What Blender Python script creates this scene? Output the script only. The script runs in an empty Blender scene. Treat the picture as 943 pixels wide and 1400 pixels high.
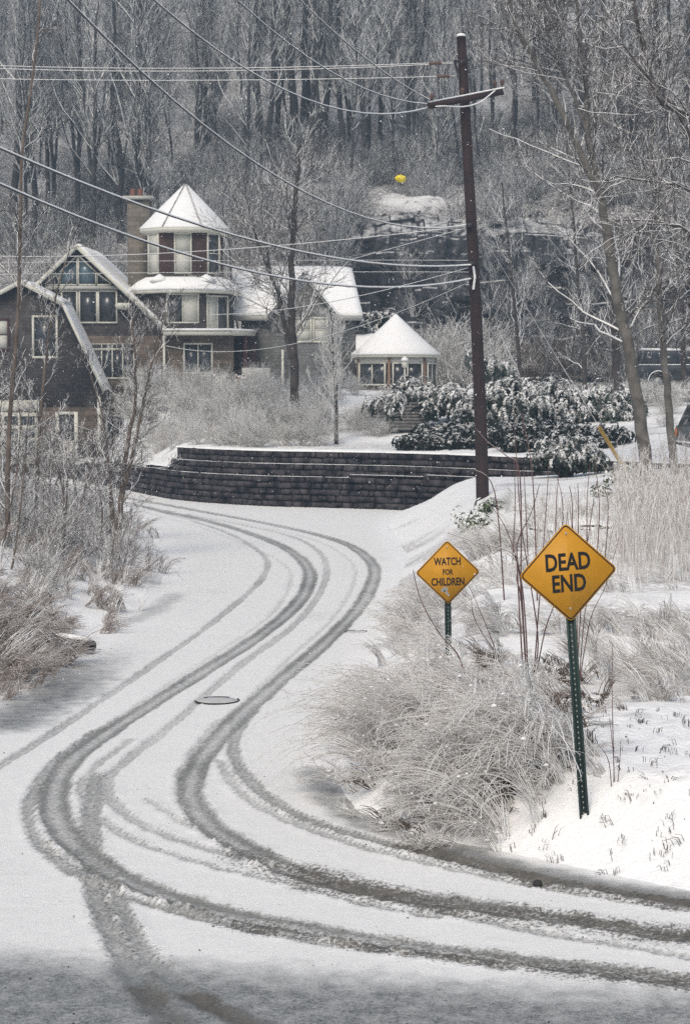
import bpy, math, random
import numpy as np
from mathutils import Vector

# ------------------------------------------------------------------ camera, world, sun
sc = bpy.context.scene
COL = sc.collection
H, F = 4.47, 2680.0                       # eye height over the road, focal length in photo pixels
PITCH = math.atan((700 - 511) / F)
cd = bpy.data.cameras.new('camera'); cam = bpy.data.objects.new('camera', cd); COL.objects.link(cam)
cd.sensor_fit = 'VERTICAL'; cd.sensor_height = 36.0; cd.sensor_width = 36.0
cd.lens = F / 1400 * 36; cd.clip_end = 3000; cd.clip_start = 0.1
cam.location = (0, 0, H); cam.rotation_euler = (math.pi/2 - PITCH, 0, 0)
cd.dof.use_dof = True; cd.dof.focus_distance = 20.0; cd.dof.aperture_fstop = 7.0
sc.camera = cam
sc.view_settings.view_transform = 'Standard'; sc.view_settings.look = 'None'
sc.view_settings.gamma = 1.0; sc.view_settings.use_curve_mapping = False
sc.view_settings.exposure = 0.17
sc.render.engine = 'CYCLES'
sc.cycles.use_denoising = False; sc.cycles.denoiser = 'OPENIMAGEDENOISE'; sc.cycles.denoising_input_passes = 'RGB_ALBEDO_NORMAL'; sc.cycles.denoising_prefilter = 'ACCURATE'
sc.cycles.use_light_tree = False; sc.cycles.max_bounces = 4; sc.cycles.diffuse_bounces = 3; sc.cycles.sample_clamp_indirect = 3.0; sc.cycles.volume_bounces = 0
sc.cycles.transparent_max_bounces = 8
SUN_EL, SUN_AZ = math.radians(48), math.radians(200)
w = bpy.data.worlds.new('World'); sc.world = w; w.use_nodes = True
wn, wl = w.node_tree.nodes, w.node_tree.links
bg = wn['Background']; bg.inputs['Strength'].default_value = 0.15
sky = wn.new('ShaderNodeTexSky'); sky.sky_type = 'NISHITA'; sky.sun_disc = False
sky.sun_elevation = SUN_EL; sky.sun_rotation = SUN_AZ; sky.air_density = 1.0; sky.dust_density = 6.0
hs = wn.new('ShaderNodeHueSaturation'); hs.inputs['Saturation'].default_value = 0.85   # overcast: the blue is washed out
wl.new(sky.outputs[0], hs.inputs['Color']); wl.new(hs.outputs[0], bg.inputs['Color'])
sd = bpy.data.lights.new('sun', 'SUN'); sun = bpy.data.objects.new('sun', sd); COL.objects.link(sun)
sd.energy = 1.25; sd.angle = math.radians(25); sd.color = (1, .95, .83)
dv = Vector((math.sin(SUN_AZ)*math.cos(SUN_EL), math.cos(SUN_AZ)*math.cos(SUN_EL), math.sin(SUN_EL)))
sun.rotation_euler = dv.to_track_quat('Z', 'Y').to_euler(); sun.location = (0, 0, 60)

random.seed(7); RNG = np.random.default_rng(11)
cp, sp = math.cos(PITCH), math.sin(PITCH)
def ray(x, y):
    a, b = (x - 471.5)/F, (700 - y)/F
    return np.array([a, cp + b*sp, b*cp - sp])
def P(x, y, Y):                            # photo pixel at a known distance
    d = ray(x, y); return d * (Y/d[1]) + np.array([0, 0, H])
def G(x, y, z=0.0):                        # photo pixel on a level of known height
    d = ray(x, y); return d * ((z - H)/d[2]) + np.array([0, 0, H])

# ------------------------------------------------------------------ numeric helpers
def sst(a, b, x):
    t = np.clip((np.asarray(x, float) - a)/(b - a), 0, 1); return t*t*(3 - 2*t)
def lerp(a, b, t): return a + (b - a)*t
def vnoise(x, y, seed=0):
    xi, yi = np.floor(x).astype(np.int64), np.floor(y).astype(np.int64)
    fx, fy = x - xi, y - yi
    fx, fy = fx*fx*(3-2*fx), fy*fy*(3-2*fy)
    def hsh(i, j):
        n = (i*374761393 + j*668265263 + seed*1442695041) & 0xFFFFFFFF
        n = ((n ^ (n >> 13))*1274126177) & 0xFFFFFFFF
        return ((n ^ (n >> 16)) & 0xFFFF)/65535.0
    return lerp(lerp(hsh(xi, yi), hsh(xi+1, yi), fx), lerp(hsh(xi, yi+1), hsh(xi+1, yi+1), fx), fy)
def fbm(x, y, s, octv=4, seed=0):
    t, a, n = 0, 1.0, 0
    for o in range(octv):
        t = t + a*vnoise(x/s + 17.3*o, y/s - 9.1*o, seed + o); n += a; a *= .5; s *= .5
    return t/n - .5
def seg_dist(px, py, poly, closed=False):
    pts = list(poly) + ([poly[0]] if closed else [])
    best = np.full(px.shape, 1e9)
    for (ax, ay), (bx, by) in zip(pts[:-1], pts[1:]):
        dx, dy = bx-ax, by-ay; L = dx*dx + dy*dy + 1e-12
        t = np.clip(((px-ax)*dx + (py-ay)*dy)/L, 0, 1)
        best = np.minimum(best, (px-ax-t*dx)**2 + (py-ay-t*dy)**2)
    return np.sqrt(best)
def inside(px, py, poly):
    r = np.zeros(px.shape, bool); n = len(poly)
    for i in range(n):
        (ax, ay), (bx, by) = poly[i], poly[(i+1) % n]
        if ay == by: continue
        c = ((ay > py) != (by > py)) & (px < (bx-ax)*(py-ay)/(by-ay) + ax); r ^= c
    return r
def smooth_path(pts, n=8):
    p = np.array(pts, float); out = []
    for i in range(len(p)-1):
        p0, p1, p2, p3 = p[max(i-1, 0)], p[i], p[i+1], p[min(i+2, len(p)-1)]
        for k in range(n):
            t = k/n
            out.append(.5*((2*p1) + (p2-p0)*t + (2*p0-5*p1+4*p2-p3)*t*t + (3*p1-p0-3*p2+p3)*t**3))
    out.append(p[-1]); return np.array(out)

# ------------------------------------------------------------------ mesh helpers
class MB:
    def __init__(s): s.v = []; s.f = []; s.n = 0
    def add(s, v, f):
        v = np.asarray(v, float).reshape(-1, 3); s.v.append(v)
        for q in f: s.f.append([i + s.n for i in q])
        s.n += len(v); return s
    def addq(s, v, q):                     # arrays of quads
        s.v.append(v); s.f.extend((q + s.n).tolist()); s.n += len(v); return s
    def box(s, x0, x1, y0, y1, z0, z1):
        v = [(x, y, z) for z in (z0, z1) for y in (y0, y1) for x in (x0, x1)]
        return s.add(v, [(0,2,3,1),(4,5,7,6),(0,1,5,4),(2,6,7,3),(0,4,6,2),(1,3,7,5)])
    def obox(s, o, u, v, n, a, b, c):      # oriented box, corner o, edges u*a, v*b, n*c
        o, u, v, n = map(lambda t: np.asarray(t, float), (o, u, v, n))
        return s.add([o + u*a*i + v*b*j + n*c*k for k in (0,1) for j in (0,1) for i in (0,1)],
                     [(0,2,3,1),(4,5,7,6),(0,1,5,4),(2,6,7,3),(0,4,6,2),(1,3,7,5)])
    def prism(s, pts, off):
        p = np.array(pts, float); n = len(p); q = p + np.asarray(off, float)
        return s.add(np.vstack([p, q]), [list(range(n))[::-1], list(range(n, 2*n))] + [(i, (i+1) % n, n+(i+1) % n, n+i) for i in range(n)])
    def tube(s, pts, rad, k=8, cap=True):
        p = np.asarray(pts, float)[None]; r = np.broadcast_to(np.asarray(rad, float), (p.shape[1],))[None]
        v, q = tubes(p, r, k); m = p.shape[1]; b = s.n
        s.addq(v, q)
        if cap: s.f.append([b + i for i in range(k)][::-1]); s.f.append([b + (m-1)*k + i for i in range(k)])
        return s
    def lathe(s, c, prof, k=12, a0=0.0):
        v, f = [], []
        for r, z in prof:
            for i in range(k):
                a = a0 + 2*math.pi*i/k; v.append((c[0]+r*math.cos(a), c[1]+r*math.sin(a), c[2]+z))
        for j in range(len(prof)-1):
            for i in range(k): f.append((j*k+i, j*k+(i+1) % k, (j+1)*k+(i+1) % k, (j+1)*k+i))
        f.append(list(range(k))[::-1]); f.append([(len(prof)-1)*k+i for i in range(k)])
        return s.add(v, f)
    def build(s, name, mat, parent=None, smooth=False, local=None):
        me = bpy.data.meshes.new(name)
        v = np.vstack(s.v)
        if local is not None: v = v - np.asarray(local)
        fast_mesh(me, v, s.f, smooth)
        me.materials.append(mat); return link(name, me, parent)
def fast_mesh(me, v, f, smooth=False):
    lens = np.fromiter((len(q) for q in f), np.int32, len(f)) if not isinstance(f, np.ndarray) else np.full(len(f), f.shape[1], np.int32)
    loops = np.concatenate([np.asarray(q, np.int32) for q in f]) if not isinstance(f, np.ndarray) else f.astype(np.int32).ravel()
    me.vertices.add(len(v)); me.vertices.foreach_set('co', np.ascontiguousarray(v, np.float32).ravel())
    me.loops.add(len(loops)); me.loops.foreach_set('vertex_index', loops)
    me.polygons.add(len(lens)); st = np.zeros(len(lens), np.int32); st[1:] = np.cumsum(lens)[:-1]
    me.polygons.foreach_set('loop_start', st)
    me.update(calc_edges=True)
    if smooth: me.polygons.foreach_set('use_smooth', np.ones(len(lens), bool))
    return me
def link(name, me, parent=None):
    o = bpy.data.objects.new(name, me); COL.objects.link(o)
    if parent is not None: o.parent = parent
    return o
def tag(o, label=None, cat=None, group=None, kind=None):
    if label: o['label'] = label
    if cat: o['category'] = cat
    if group: o['group'] = group
    if kind: o['kind'] = kind
    return o
def thing(name, label, cat, loc=(0,0,0), rz=0.0, group=None):
    o = bpy.data.objects.new(name, None); COL.objects.link(o)
    o.location = loc; o.rotation_euler = (0, 0, rz); o.empty_display_size = .2
    return tag(o, label, cat, group)
def copy_tree(o, parent=None):
    c = o.copy(); COL.objects.link(c); c.parent = parent
    for ch in list(o.children): copy_tree(ch, c)
    return c
def tubes(p, r, k):                        # p [N,m,3], r [N,m] -> vertices, quads
    N, m, _ = p.shape
    t = np.empty_like(p); t[:, 1:-1] = p[:, 2:] - p[:, :-2]; t[:, 0] = p[:, 1]-p[:, 0]; t[:, -1] = p[:, -1]-p[:, -2]
    t /= np.linalg.norm(t, axis=2, keepdims=True) + 1e-9
    avg = p[:, -1] - p[:, 0]; avg = avg/(np.linalg.norm(avg, axis=1, keepdims=True)+1e-9)
    ax = np.where((np.abs(avg[:, 2]) > .75)[:, None], np.array([[1., .13, 0]]), np.array([[0, .09, 1.]]))[:, None, :]
    u = np.cross(t, np.broadcast_to(ax, t.shape)); u /= np.linalg.norm(u, axis=2, keepdims=True)+1e-9
    w_ = np.cross(t, u)
    a = 2*np.pi*np.arange(k)/k + .3
    v = p[:, :, None, :] + r[:, :, None, None]*(np.cos(a)[None, None, :, None]*u[:, :, None, :] - np.sin(a)[None, None, :, None]*w_[:, :, None, :])
    base = (np.arange(N)*m*k)[:, None, None] + (np.arange(m-1)*k)[None, :, None]
    i = np.arange(k)[None, None, :]; j = (np.arange(k)+1)[None, None, :] % k
    q = np.stack([base+i, base+k+i, base+k+j, base+j], -1).reshape(-1, 4)
    return v.reshape(-1, 3), q

# ------------------------------------------------------------------ materials
def newmat(name):
    m = bpy.data.materials.new(name); m.use_nodes = True
    return m, m.node_tree.nodes, m.node_tree.links, m.node_tree.nodes['Principled BSDF']
def nd(n, t, **kw):
    x = n.new(t)
    for k_, v_ in kw.items():
        if k_ in x.inputs: x.inputs[k_].default_value = v_
        else: setattr(x, k_, v_)
    return x
def objco(n, l, scale):
    g = n.new('ShaderNodeNewGeometry'); return g.outputs['Position']
def noise(n, l, scale, detail=4, rough=.55, vec=None, dist=0.0):
    x = nd(n, 'ShaderNodeTexNoise'); x.inputs['Scale'].default_value = scale; x.inputs['Detail'].default_value = detail
    x.inputs['Roughness'].default_value = rough; x.inputs['Distortion'].default_value = dist
    l.new(vec if vec is not None else objco(n, l, 1), x.inputs['Vector']); return x.outputs['Fac']
def ramp(n, l, fac, a, b, c0=(0,0,0,1), c1=(1,1,1,1)):
    r = n.new('ShaderNodeValToRGB'); r.color_ramp.elements[0].position = a; r.color_ramp.elements[1].position = b
    r.color_ramp.elements[0].color = c0; r.color_ramp.elements[1].color = c1
    l.new(fac, r.inputs[0]); return r.outputs[0]
def mixc(n, l, fac, a, b):
    x = n.new('ShaderNodeMix'); x.data_type = 'RGBA'
    if isinstance(fac, float): x.inputs[0].default_value = fac
    else: l.new(fac, x.inputs[0])
    for s_, v_ in ((6, a), (7, b)):
        if isinstance(v_, tuple): x.inputs[s_].default_value = (*v_, 1)[:4]
        else: l.new(v_, x.inputs[s_])
    return x.outputs[2]
def mth(n, l, op, a, b=None, c=None, clamp=False):
    x = n.new('ShaderNodeMath'); x.operation = op; x.use_clamp = clamp
    for i, v_ in enumerate((a, b, c)):
        if v_ is None: continue
        if isinstance(v_, (int, float)): x.inputs[i].default_value = v_
        else: l.new(v_, x.inputs[i])
    return x.outputs[0]
def bump(n, l, b, h, strength=.3, dist=.02):
    x = n.new('ShaderNodeBump'); x.inputs['Strength'].default_value = strength; x.inputs['Distance'].default_value = dist
    l.new(h, x.inputs['Height']); l.new(x.outputs[0], b.inputs['Normal'])
SNOW = (.86, .86, .85)
def up_mask(n, l, lo, hi, nz=.5, scale=6.0):          # snow lies where a face looks up
    g = n.new('ShaderNodeNewGeometry'); s = n.new('ShaderNodeSeparateXYZ'); l.new(g.outputs['True Normal'], s.inputs[0])
    t = mth(n, l, 'ADD', s.outputs['Z'], mth(n, l, 'MULTIPLY', mth(n, l, 'SUBTRACT', noise(n, l, scale, 3), .5), nz))
    return mth(n, l, 'DIVIDE', mth(n, l, 'SUBTRACT', t, lo), hi - lo, clamp=True)
def plain(name, c, rough=.7, var=.25, scale=8.0, spec=.3, bmp=.2, metal=0.0):
    m, n, l, b = newmat(name)
    f = noise(n, l, scale, 5)
    l.new(mixc(n, l, f, tuple(x*(1-var) for x in c), tuple(min(1, x*(1+var)) for x in c)), b.inputs['Base Color'])
    b.inputs['Roughness'].default_value = rough; b.inputs['Specular IOR Level'].default_value = spec; b.inputs['Metallic'].default_value = metal
    if bmp: bump(n, l, b, noise(n, l, scale*5, 3), bmp, .01)
    return m
def snowy(name, c0, c1, lo=.15, hi=.6, nz=.6, scale=6.0, vscale=3.0, rough=.85, snow=SNOW, bmp=0.0):
    m, n, l, b = newmat(name)
    base = mixc(n, l, ramp(n, l, noise(n, l, vscale, 4), .35, .65), c0, c1)
    l.new(mixc(n, l, up_mask(n, l, lo, hi, nz, scale), base, snow), b.inputs['Base Color'])
    b.inputs['Roughness'].default_value = rough; b.inputs['Specular IOR Level'].default_value = .2
    if bmp: bump(n, l, b, noise(n, l, vscale*8, 4), bmp, .03)
    return m
def laden(name, c0, c1):                              # snow rests on the upper side of each drooping spray
    m, n, l, b = newmat(name)
    at = nd(n, 'ShaderNodeAttribute', attribute_name='snow')
    base = mixc(n, l, ramp(n, l, noise(n, l, 3.0, 4), .35, .65), c0, c1)
    k = mth(n, l, 'MULTIPLY', at.outputs['Fac'], mth(n, l, 'ADD', .35, mth(n, l, 'MULTIPLY', up_mask(n, l, -.2, .35, .5, 4), .65)))
    l.new(mixc(n, l, k, base, SNOW), b.inputs['Base Color']); b.inputs['Roughness'].default_value = .85; b.inputs['Specular IOR Level'].default_value = .2
    return m
def snow_mat():
    m, n, l, b = newmat('snow')
    f = noise(n, l, 3.0, 5)
    l.new(mixc(n, l, f, (.80, .80, .795), (.90, .90, .89)), b.inputs['Base Color'])
    b.inputs['Roughness'].default_value = .75; b.inputs['Specular IOR Level'].default_value = .25
    bump(n, l, b, noise(n, l, 14.0, 5, .65), .35, .04); return m
def ground_mat():
    m, n, l, b = newmat('snowy_ground')
    at = nd(n, 'ShaderNodeAttribute', attribute_name='litter')
    g = n.new('ShaderNodeNewGeometry'); s = n.new('ShaderNodeSeparateXYZ'); l.new(g.outputs['True Normal'], s.inputs[0])
    pos = g.outputs['Position']
    mp = n.new('ShaderNodeMapping'); mp.inputs['Scale'].default_value = (1, 1, .45); l.new(pos, mp.inputs[0])
    n1 = noise(n, l, 1.5, 7, .75, mp.outputs[0]); n2 = noise(n, l, 9.0, 4, .7, pos); n3 = noise(n, l, 2.6, 5, .65, pos)
    # litter: brown bank earth and leaves show through thin snow
    lit = mth(n, l, 'MULTIPLY', at.outputs['Fac'], ramp(n, l, n2, .36, .56))
    soil = mixc(n, l, ramp(n, l, n3, .35, .65), (.045, .039, .035), (.15, .128, .108))
    rock = mixc(n, l, ramp(n, l, n1, .36, .66), (.014, .015, .022), (.085, .082, .084))
    rock = mixc(n, l, mth(n, l, 'MULTIPLY', ramp(n, l, n3, .55, .75), .6), rock, (.12, .085, .06))
    sn = mixc(n, l, n3, (.83, .83, .825), (.93, .93, .92))
    col = mixc(n, l, lit, sn, soil)
    steep = mth(n, l, 'ADD', s.outputs['Z'], mth(n, l, 'MULTIPLY', mth(n, l, 'SUBTRACT', n1, .5), 1.3))
    steep = mth(n, l, 'ADD', steep, mth(n, l, 'MULTIPLY', mth(n, l, 'SUBTRACT', n2, .5), .6))
    rk = mth(n, l, 'SUBTRACT', 1.0, mth(n, l, 'DIVIDE', mth(n, l, 'SUBTRACT', steep, .62), .18, clamp=True))
    sy = n.new('ShaderNodeSeparateXYZ'); l.new(pos, sy.inputs[0]); rk = mth(n, l, 'MULTIPLY', rk, mth(n, l, 'GREATER_THAN', sy.outputs['Y'], 88.0))
    l.new(mixc(n, l, rk, col, rock), b.inputs['Base Color'])
    b.inputs['Roughness'].default_value = .85; b.inputs['Specular IOR Level'].default_value = .2
    bump(n, l, b, mth(n, l, 'ADD', n2, mth(n, l, 'MULTIPLY', n1, .6)), .5, .10); return m
def road_mat():
    m, n, l, b = newmat('snowy_road')
    at = nd(n, 'ShaderNodeAttribute', attribute_name='wear')
    s = n.new('ShaderNodeSeparateColor'); l.new(at.outputs['Color'], s.inputs[0])
    pos = objco(n, l, 1)
    fine = noise(n, l, 26.0, 5, .75, pos); med = noise(n, l, 5.0, 5, .65, pos); big = noise(n, l, .9, 4, .6, pos)
    sn = mixc(n, l, mth(n, l, 'ADD', mth(n, l, 'MULTIPLY', med, .6), mth(n, l, 'MULTIPLY', big, .4)), (.76, .76, .745), (.90, .90, .88))
    # R: snow pressed thin by a tyre, G: churned dark slush, B: wet thin film
    grit = noise(n, l, 60.0, 4, .8, pos)
    r_ = mth(n, l, 'DIVIDE', mth(n, l, 'SUBTRACT', mth(n, l, 'ADD', s.outputs[0], mth(n, l, 'ADD', mth(n, l, 'MULTIPLY', mth(n, l, 'SUBTRACT', fine, .5), 1.2), mth(n, l, 'MULTIPLY', mth(n, l, 'SUBTRACT', grit, .5), .9))), .10), .62, clamp=True)
    pressed = mixc(n, l, ramp(n, l, grit, .3, .7), (.12, .122, .115), (.30, .302, .29))
    c = mixc(n, l, r_, sn, pressed)
    film = mixc(n, l, ramp(n, l, fine, .36, .66), (.075, .083, .086), (.32, .33, .33))
    fb = mth(n, l, 'DIVIDE', mth(n, l, 'SUBTRACT', mth(n, l, 'ADD', s.outputs[2], mth(n, l, 'ADD', mth(n, l, 'MULTIPLY', mth(n, l, 'SUBTRACT', med, .5), 1.0), mth(n, l, 'MULTIPLY', mth(n, l, 'SUBTRACT', grit, .5), .8))), .2), .9, clamp=True)
    c = mixc(n, l, fb, c, film)
    gthr = mth(n, l, 'SUBTRACT', mth(n, l, 'ADD', s.outputs[1], mth(n, l, 'MULTIPLY', mth(n, l, 'SUBTRACT', fine, .5), 1.9)), .42)
    slush = mixc(n, l, ramp(n, l, mth(n, l, 'ADD', mth(n, l, 'MULTIPLY', med, .5), mth(n, l, 'MULTIPLY', grit, .5)), .35, .65), (.035, .035, .033), (.19, .17, .14))
    c = mixc(n, l, mth(n, l, 'MULTIPLY', mth(n, l, 'DIVIDE', gthr, .3, clamp=True), .92), c, slush)
    c = mixc(n, l, at.outputs['Alpha'], c, mixc(n, l, med, (.83, .83, .825), (.93, .93, .92)))
    l.new(c, b.inputs['Base Color'])
    rr = mth(n, l, 'SUBTRACT', .78, mth(n, l, 'MULTIPLY', mth(n, l, 'MAXIMUM', s.outputs[1], s.outputs[2]), .42))
    l.new(rr, b.inputs['Roughness']); b.inputs['Specular IOR Level'].default_value = .3
    bump(n, l, b, mth(n, l, 'ADD', mth(n, l, 'ADD', fine, grit), mth(n, l, 'MULTIPLY', med, .8)), .5, .03); return m
def grain(name, c0, c1):
    m, n, l, b = newmat(name)
    mp = n.new('ShaderNodeMapping'); mp.inputs['Scale'].default_value = (1, 1, .06); l.new(objco(n, l, 1), mp.inputs[0])
    f = noise(n, l, 22.0, 6, .7, mp.outputs[0]); g = noise(n, l, 3.0, 5, .7)
    l.new(mixc(n, l, ramp(n, l, mth(n, l, 'ADD', mth(n, l, 'MULTIPLY', f, .6), mth(n, l, 'MULTIPLY', g, .4)), .38, .64), c0, c1), b.inputs['Base Color'])
    b.inputs['Roughness'].default_value = .85; bump(n, l, b, f, .8, .03); return m
def shingle_mat(name, c0, c1, sx=5.0, sz=7.0):
    m, n, l, b = newmat(name)
    pos = objco(n, l, 1); mp = n.new('ShaderNodeMapping'); mp.inputs['Rotation'].default_value = (math.pi/2, 0, 0); l.new(pos, mp.inputs[0])
    br = n.new('ShaderNodeTexBrick'); l.new(mp.outputs[0], br.inputs['Vector'])
    br.inputs['Scale'].default_value = 1.0; br.inputs['Brick Width'].default_value = 1/sx; br.inputs['Row Height'].default_value = 1/sz
    br.inputs['Mortar Size'].default_value = .008; br.inputs['Color1'].default_value = (*c0, 1); br.inputs['Color2'].default_value = (*c1, 1)
    br.inputs['Mortar'].default_value = (*[x*.5 for x in c0], 1)
    l.new(mixc(n, l, mth(n, l, 'MULTIPLY', ramp(n, l, noise(n, l, 1.2, 5), .4, .75), .45), br.outputs['Color'], tuple(x*1.6 for x in c1)), b.inputs['Base Color'])
    b.inputs['Roughness'].default_value = .85; b.inputs['Specular IOR Level'].default_value = .2
    bump(n, l, b, br.outputs['Fac'], -.5, .02); return m
def glass_mat(name, c):
    m, n, l, b = newmat(name)
    l.new(mixc(n, l, ramp(n, l, noise(n, l, .8, 3), .35, .65), tuple(x*.6 for x in c), tuple(x*1.5 for x in c)), b.inputs['Base Color'])
    b.inputs['Roughness'].default_value = .12; b.inputs['Specular IOR Level'].default_value = .6; return m
M = dict(
    snow=snow_mat(), ground=ground_mat(), road=road_mat(),
    bark=snowy('bark_with_snow', (.040, .034, .034), (.085, .072, .066), .25, .75, .8, 5, 2.5, bmp=.4),
    bark_far=snowy('far_bark_with_snow', (.035, .033, .036), (.075, .07, .07), .15, .85, 1.0, 4, 1.5),
    bark_grey=snowy('grey_bark', (.085, .078, .07), (.17, .158, .14), .3, .8, .8, 7, 3.0, bmp=.4),
    twig=snowy('twigs_with_snow', (.05, .042, .04), (.11, .092, .086), -.25, .4, .9, 5, 2.0),
    twig_far=snowy('far_twigs_with_snow', (.028, .028, .032), (.062, .060, .062), -.42, .30, 1.1, 3, 1.0),
    cane=snowy('purple_brown_cane', (.085, .045, .045), (.17, .10, .095), .25, .7, .5, 10, 4.0),
    cane_tan=snowy('tan_cane', (.085, .066, .056), (.17, .135, .11), .15, .8, .9, 8, 3.0),
    grass=snowy('icy_dry_grass', (.24, .18, .145), (.52, .46, .40), -1.0, .1, 1.6, 8, 9.0),
    grass_l=snowy('icy_dry_grass_bank', (.17, .125, .105), (.38, .32, .28), -.5, .5, 1.4, 6, 5.0),
    weed=snowy('dark_weed', (.035, .028, .026), (.09, .07, .06), .6, .95, .6, 9, 5.0),
    under=snowy('brown_dead_grass', (.07, .05, .04), (.19, .145, .11), .45, .95, .8, 9, 6.0),
    reed=snowy('dry_reeds', (.26, .20, .155), (.55, .49, .43), -.6, .5, 1.7, 5, 4.0),
    brush=snowy('frosted_brush', (.24, .22, .19), (.46, .44, .40), -.7, .25, .9, 6, 2.0),
    brush_d=snowy('dark_brush', (.09, .08, .078), (.20, .18, .16), -.45, .4, 1.1, 4, 1.5),
    brush_r=snowy('rusty_brush', (.10, .065, .045), (.22, .15, .10), .1, .8, .9, 4, 1.5),
    ever=laden('evergreen_with_snow', (.010, .018, .014), (.032, .050, .034)),
    ever_p=laden('pale_evergreen_with_snow', (.035, .055, .045), (.09, .115, .09)),
    ever_d=snowy('shade_toned_evergreen', (.010, .016, .014), (.025, .035, .028), .7, .95, .5, 3.0, 3.0),  # dark base colour stands in for the shade under the snowy evergreens
    leaf=snowy('small_green_leaf', (.05, .09, .035), (.13, .17, .07), .3, .8, .8, 8, 5.0),
    stone=snowy('dark_wall_stone', (.008, .008, .013), (.088, .078, .082), 1.5, 2.0, .1, 5, 3.2, bmp=.9),
    rock=snowy('cracked_rock', (.012, .013, .019), (.066, .066, .072), .78, 1.15, .7, 2.5, 2.2, bmp=.8),
    mortar=plain('wall_joint', (.014, .014, .018), .95),
    boulder=snowy('boulder', (.06, .055, .055), (.14, .125, .12), .2, .5, .7, 4, 2, bmp=.5),
    creo=grain('creosote_pole_wood', (.013, .009, .010), (.044, .021, .021)),
    metal_d=plain('dark_fitting', (.03, .03, .035), .5),
    insul=plain('porcelain_insulator', (.10, .06, .05), .35),
    wire=snowy('wire_with_snow', (.06, .06, .065), (.10, .10, .105), -.55, -.05, .5, 4, 3),
    guard=plain('yellow_guy_guard', (.42, .27, .07), .5, .2),
    shingle=shingle_mat('dark_shingle', (.040, .036, .037), (.074, .066, .064)),
    shingle_l=shingle_mat('grey_shingle', (.12, .125, .125), (.18, .18, .175)),
    shingle_m=shingle_mat('maroon_shingle', (.040, .024, .022), (.072, .042, .037)),
    house_stone=shingle_mat('brown_house_stone', (.075, .065, .055), (.16, .125, .10), 2.5, 4.5),
    chim=shingle_mat('chimney_stone', (.085, .08, .07), (.17, .15, .125), 3.0, 5.0),
    terracotta=plain('terracotta', (.17, .08, .055), .8),
    trim=plain('old_white_trim', (.58, .57, .50), .6, .12),
    trim_g=plain('grey_soffit', (.42, .42, .39), .7, .12),
    roof=plain('dark_roof_slate', (.05, .05, .058), .8),
    glass=glass_mat('window_glass', (.026, .03, .036)),
    glass_sky=glass_mat('sky_reflection_glass', (.07, .105, .13)),  # bluer base colour stands in for sky reflected in the gable panes
    curtain=plain('pale_curtain', (.50, .50, .45), .8, .1, 3.0),
    maroon=plain('maroon_paint', (.06, .02, .022), .6),
    cedar=plain('orange_cedar_post', (.20, .13, .09), .7),
    timber=snowy('grey_timber', (.11, .105, .10), (.19, .18, .17), .45, .8, .4, 6, 4),
    yellow=plain('sign_yellow', (.52, .245, .011), .55, .16, 9.0, .35, .05),
    black=plain('sign_black', (.012, .011, .012), .5, .1, 6, .3, 0),
    alu=plain('bare_aluminium', (.45, .45, .43), .4, .1, 20, .5, 0, .7),
    post=plain('green_sign_post', (.020, .040, .036), .5, .3, 12, .4, .1),
    hole=plain('punched_hole', (.34, .36, .35), .8, .1),
    trodden=plain('trodden_snow', (.50, .50, .49), .8, .1, 6.0, .25, .3),
    iron=plain('manhole_iron', (.035, .033, .03), .6, .3, 20),
    pipe=plain('black_pipe', (.018, .018, .02), .45),
    car_g=snowy('dusted_dark_car_paint', (.05, .055, .065), (.07, .075, .085), .25, 1.1, .9, 5, 3, .4),
    car_w=plain('grey_green_car_paint', (.10, .11, .11), .3, .1, 5, .5, 0),
    tyre=plain('tyre_rubber', (.015, .015, .016), .9),
    rim=plain('steel_rim', (.3, .3, .3), .4, .1, 5, .5, 0, .6),
    lamp_o=plain('orange_lens', (.55, .16, .03), .3, .1, 5, .5, 0),
    red=plain('faded_red', (.28, .05, .05), .7),
    blob=plain('bright_yellow', (.92, .72, .02), .5, .05, 5, .3, 0),
    flake=plain('snowflake', (.9, .9, .9), .9, .02, 5, .2, 0),
    dried=snowy('dried_flower_head', (.26, .19, .13), (.42, .33, .25), .3, .7, .6, 9, 5),
)

# ------------------------------------------------------------------ the ground
WALL = [(-17, 95), (-13.2, 87), (-10.4, 80.5), (-8.2, 75), (-5.9, 69.6), (-3.2, 66.6), (-.5, 65.4), (2, 64.2), (4.2, 62.3), (6.4, 60.2), (8.6, 57.9), (10.2, 56.2), (13, 54.5)]
WALLS = smooth_path(WALL, 8)
def g2(x, y): p = G(x, y); return (p[0], p[1])
LEFT = [g2(x, y) for x, y in [(0, 963), (50, 943), (92, 922), (112, 893), (178, 852), (236, 806), (244, 772), (222, 735), (190, 706), (150, 679), (100, 661), (60, 651)]]
RIGHT = [(2.9, 63.4)] + [g2(x, y) for x, y in [(545, 693), (522, 716), (548, 762), (523, 830), (490, 925), (462, 1000), (437, 1058), (470, 1108), (560, 1148), (660, 1163), (800, 1193), (943, 1225)]]
ROAD = [(-40, 8.0), (-40, 24.0), (-9, 25.6)] + LEFT + [(-14.5, 89.0)] + [tuple(p) for p in WALLS if p[0] > -13.2 and p[0] < 2.6] + RIGHT + [(5, 16.2), (12, 15.4), (40, 15.0), (40, 8.0)]
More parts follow.
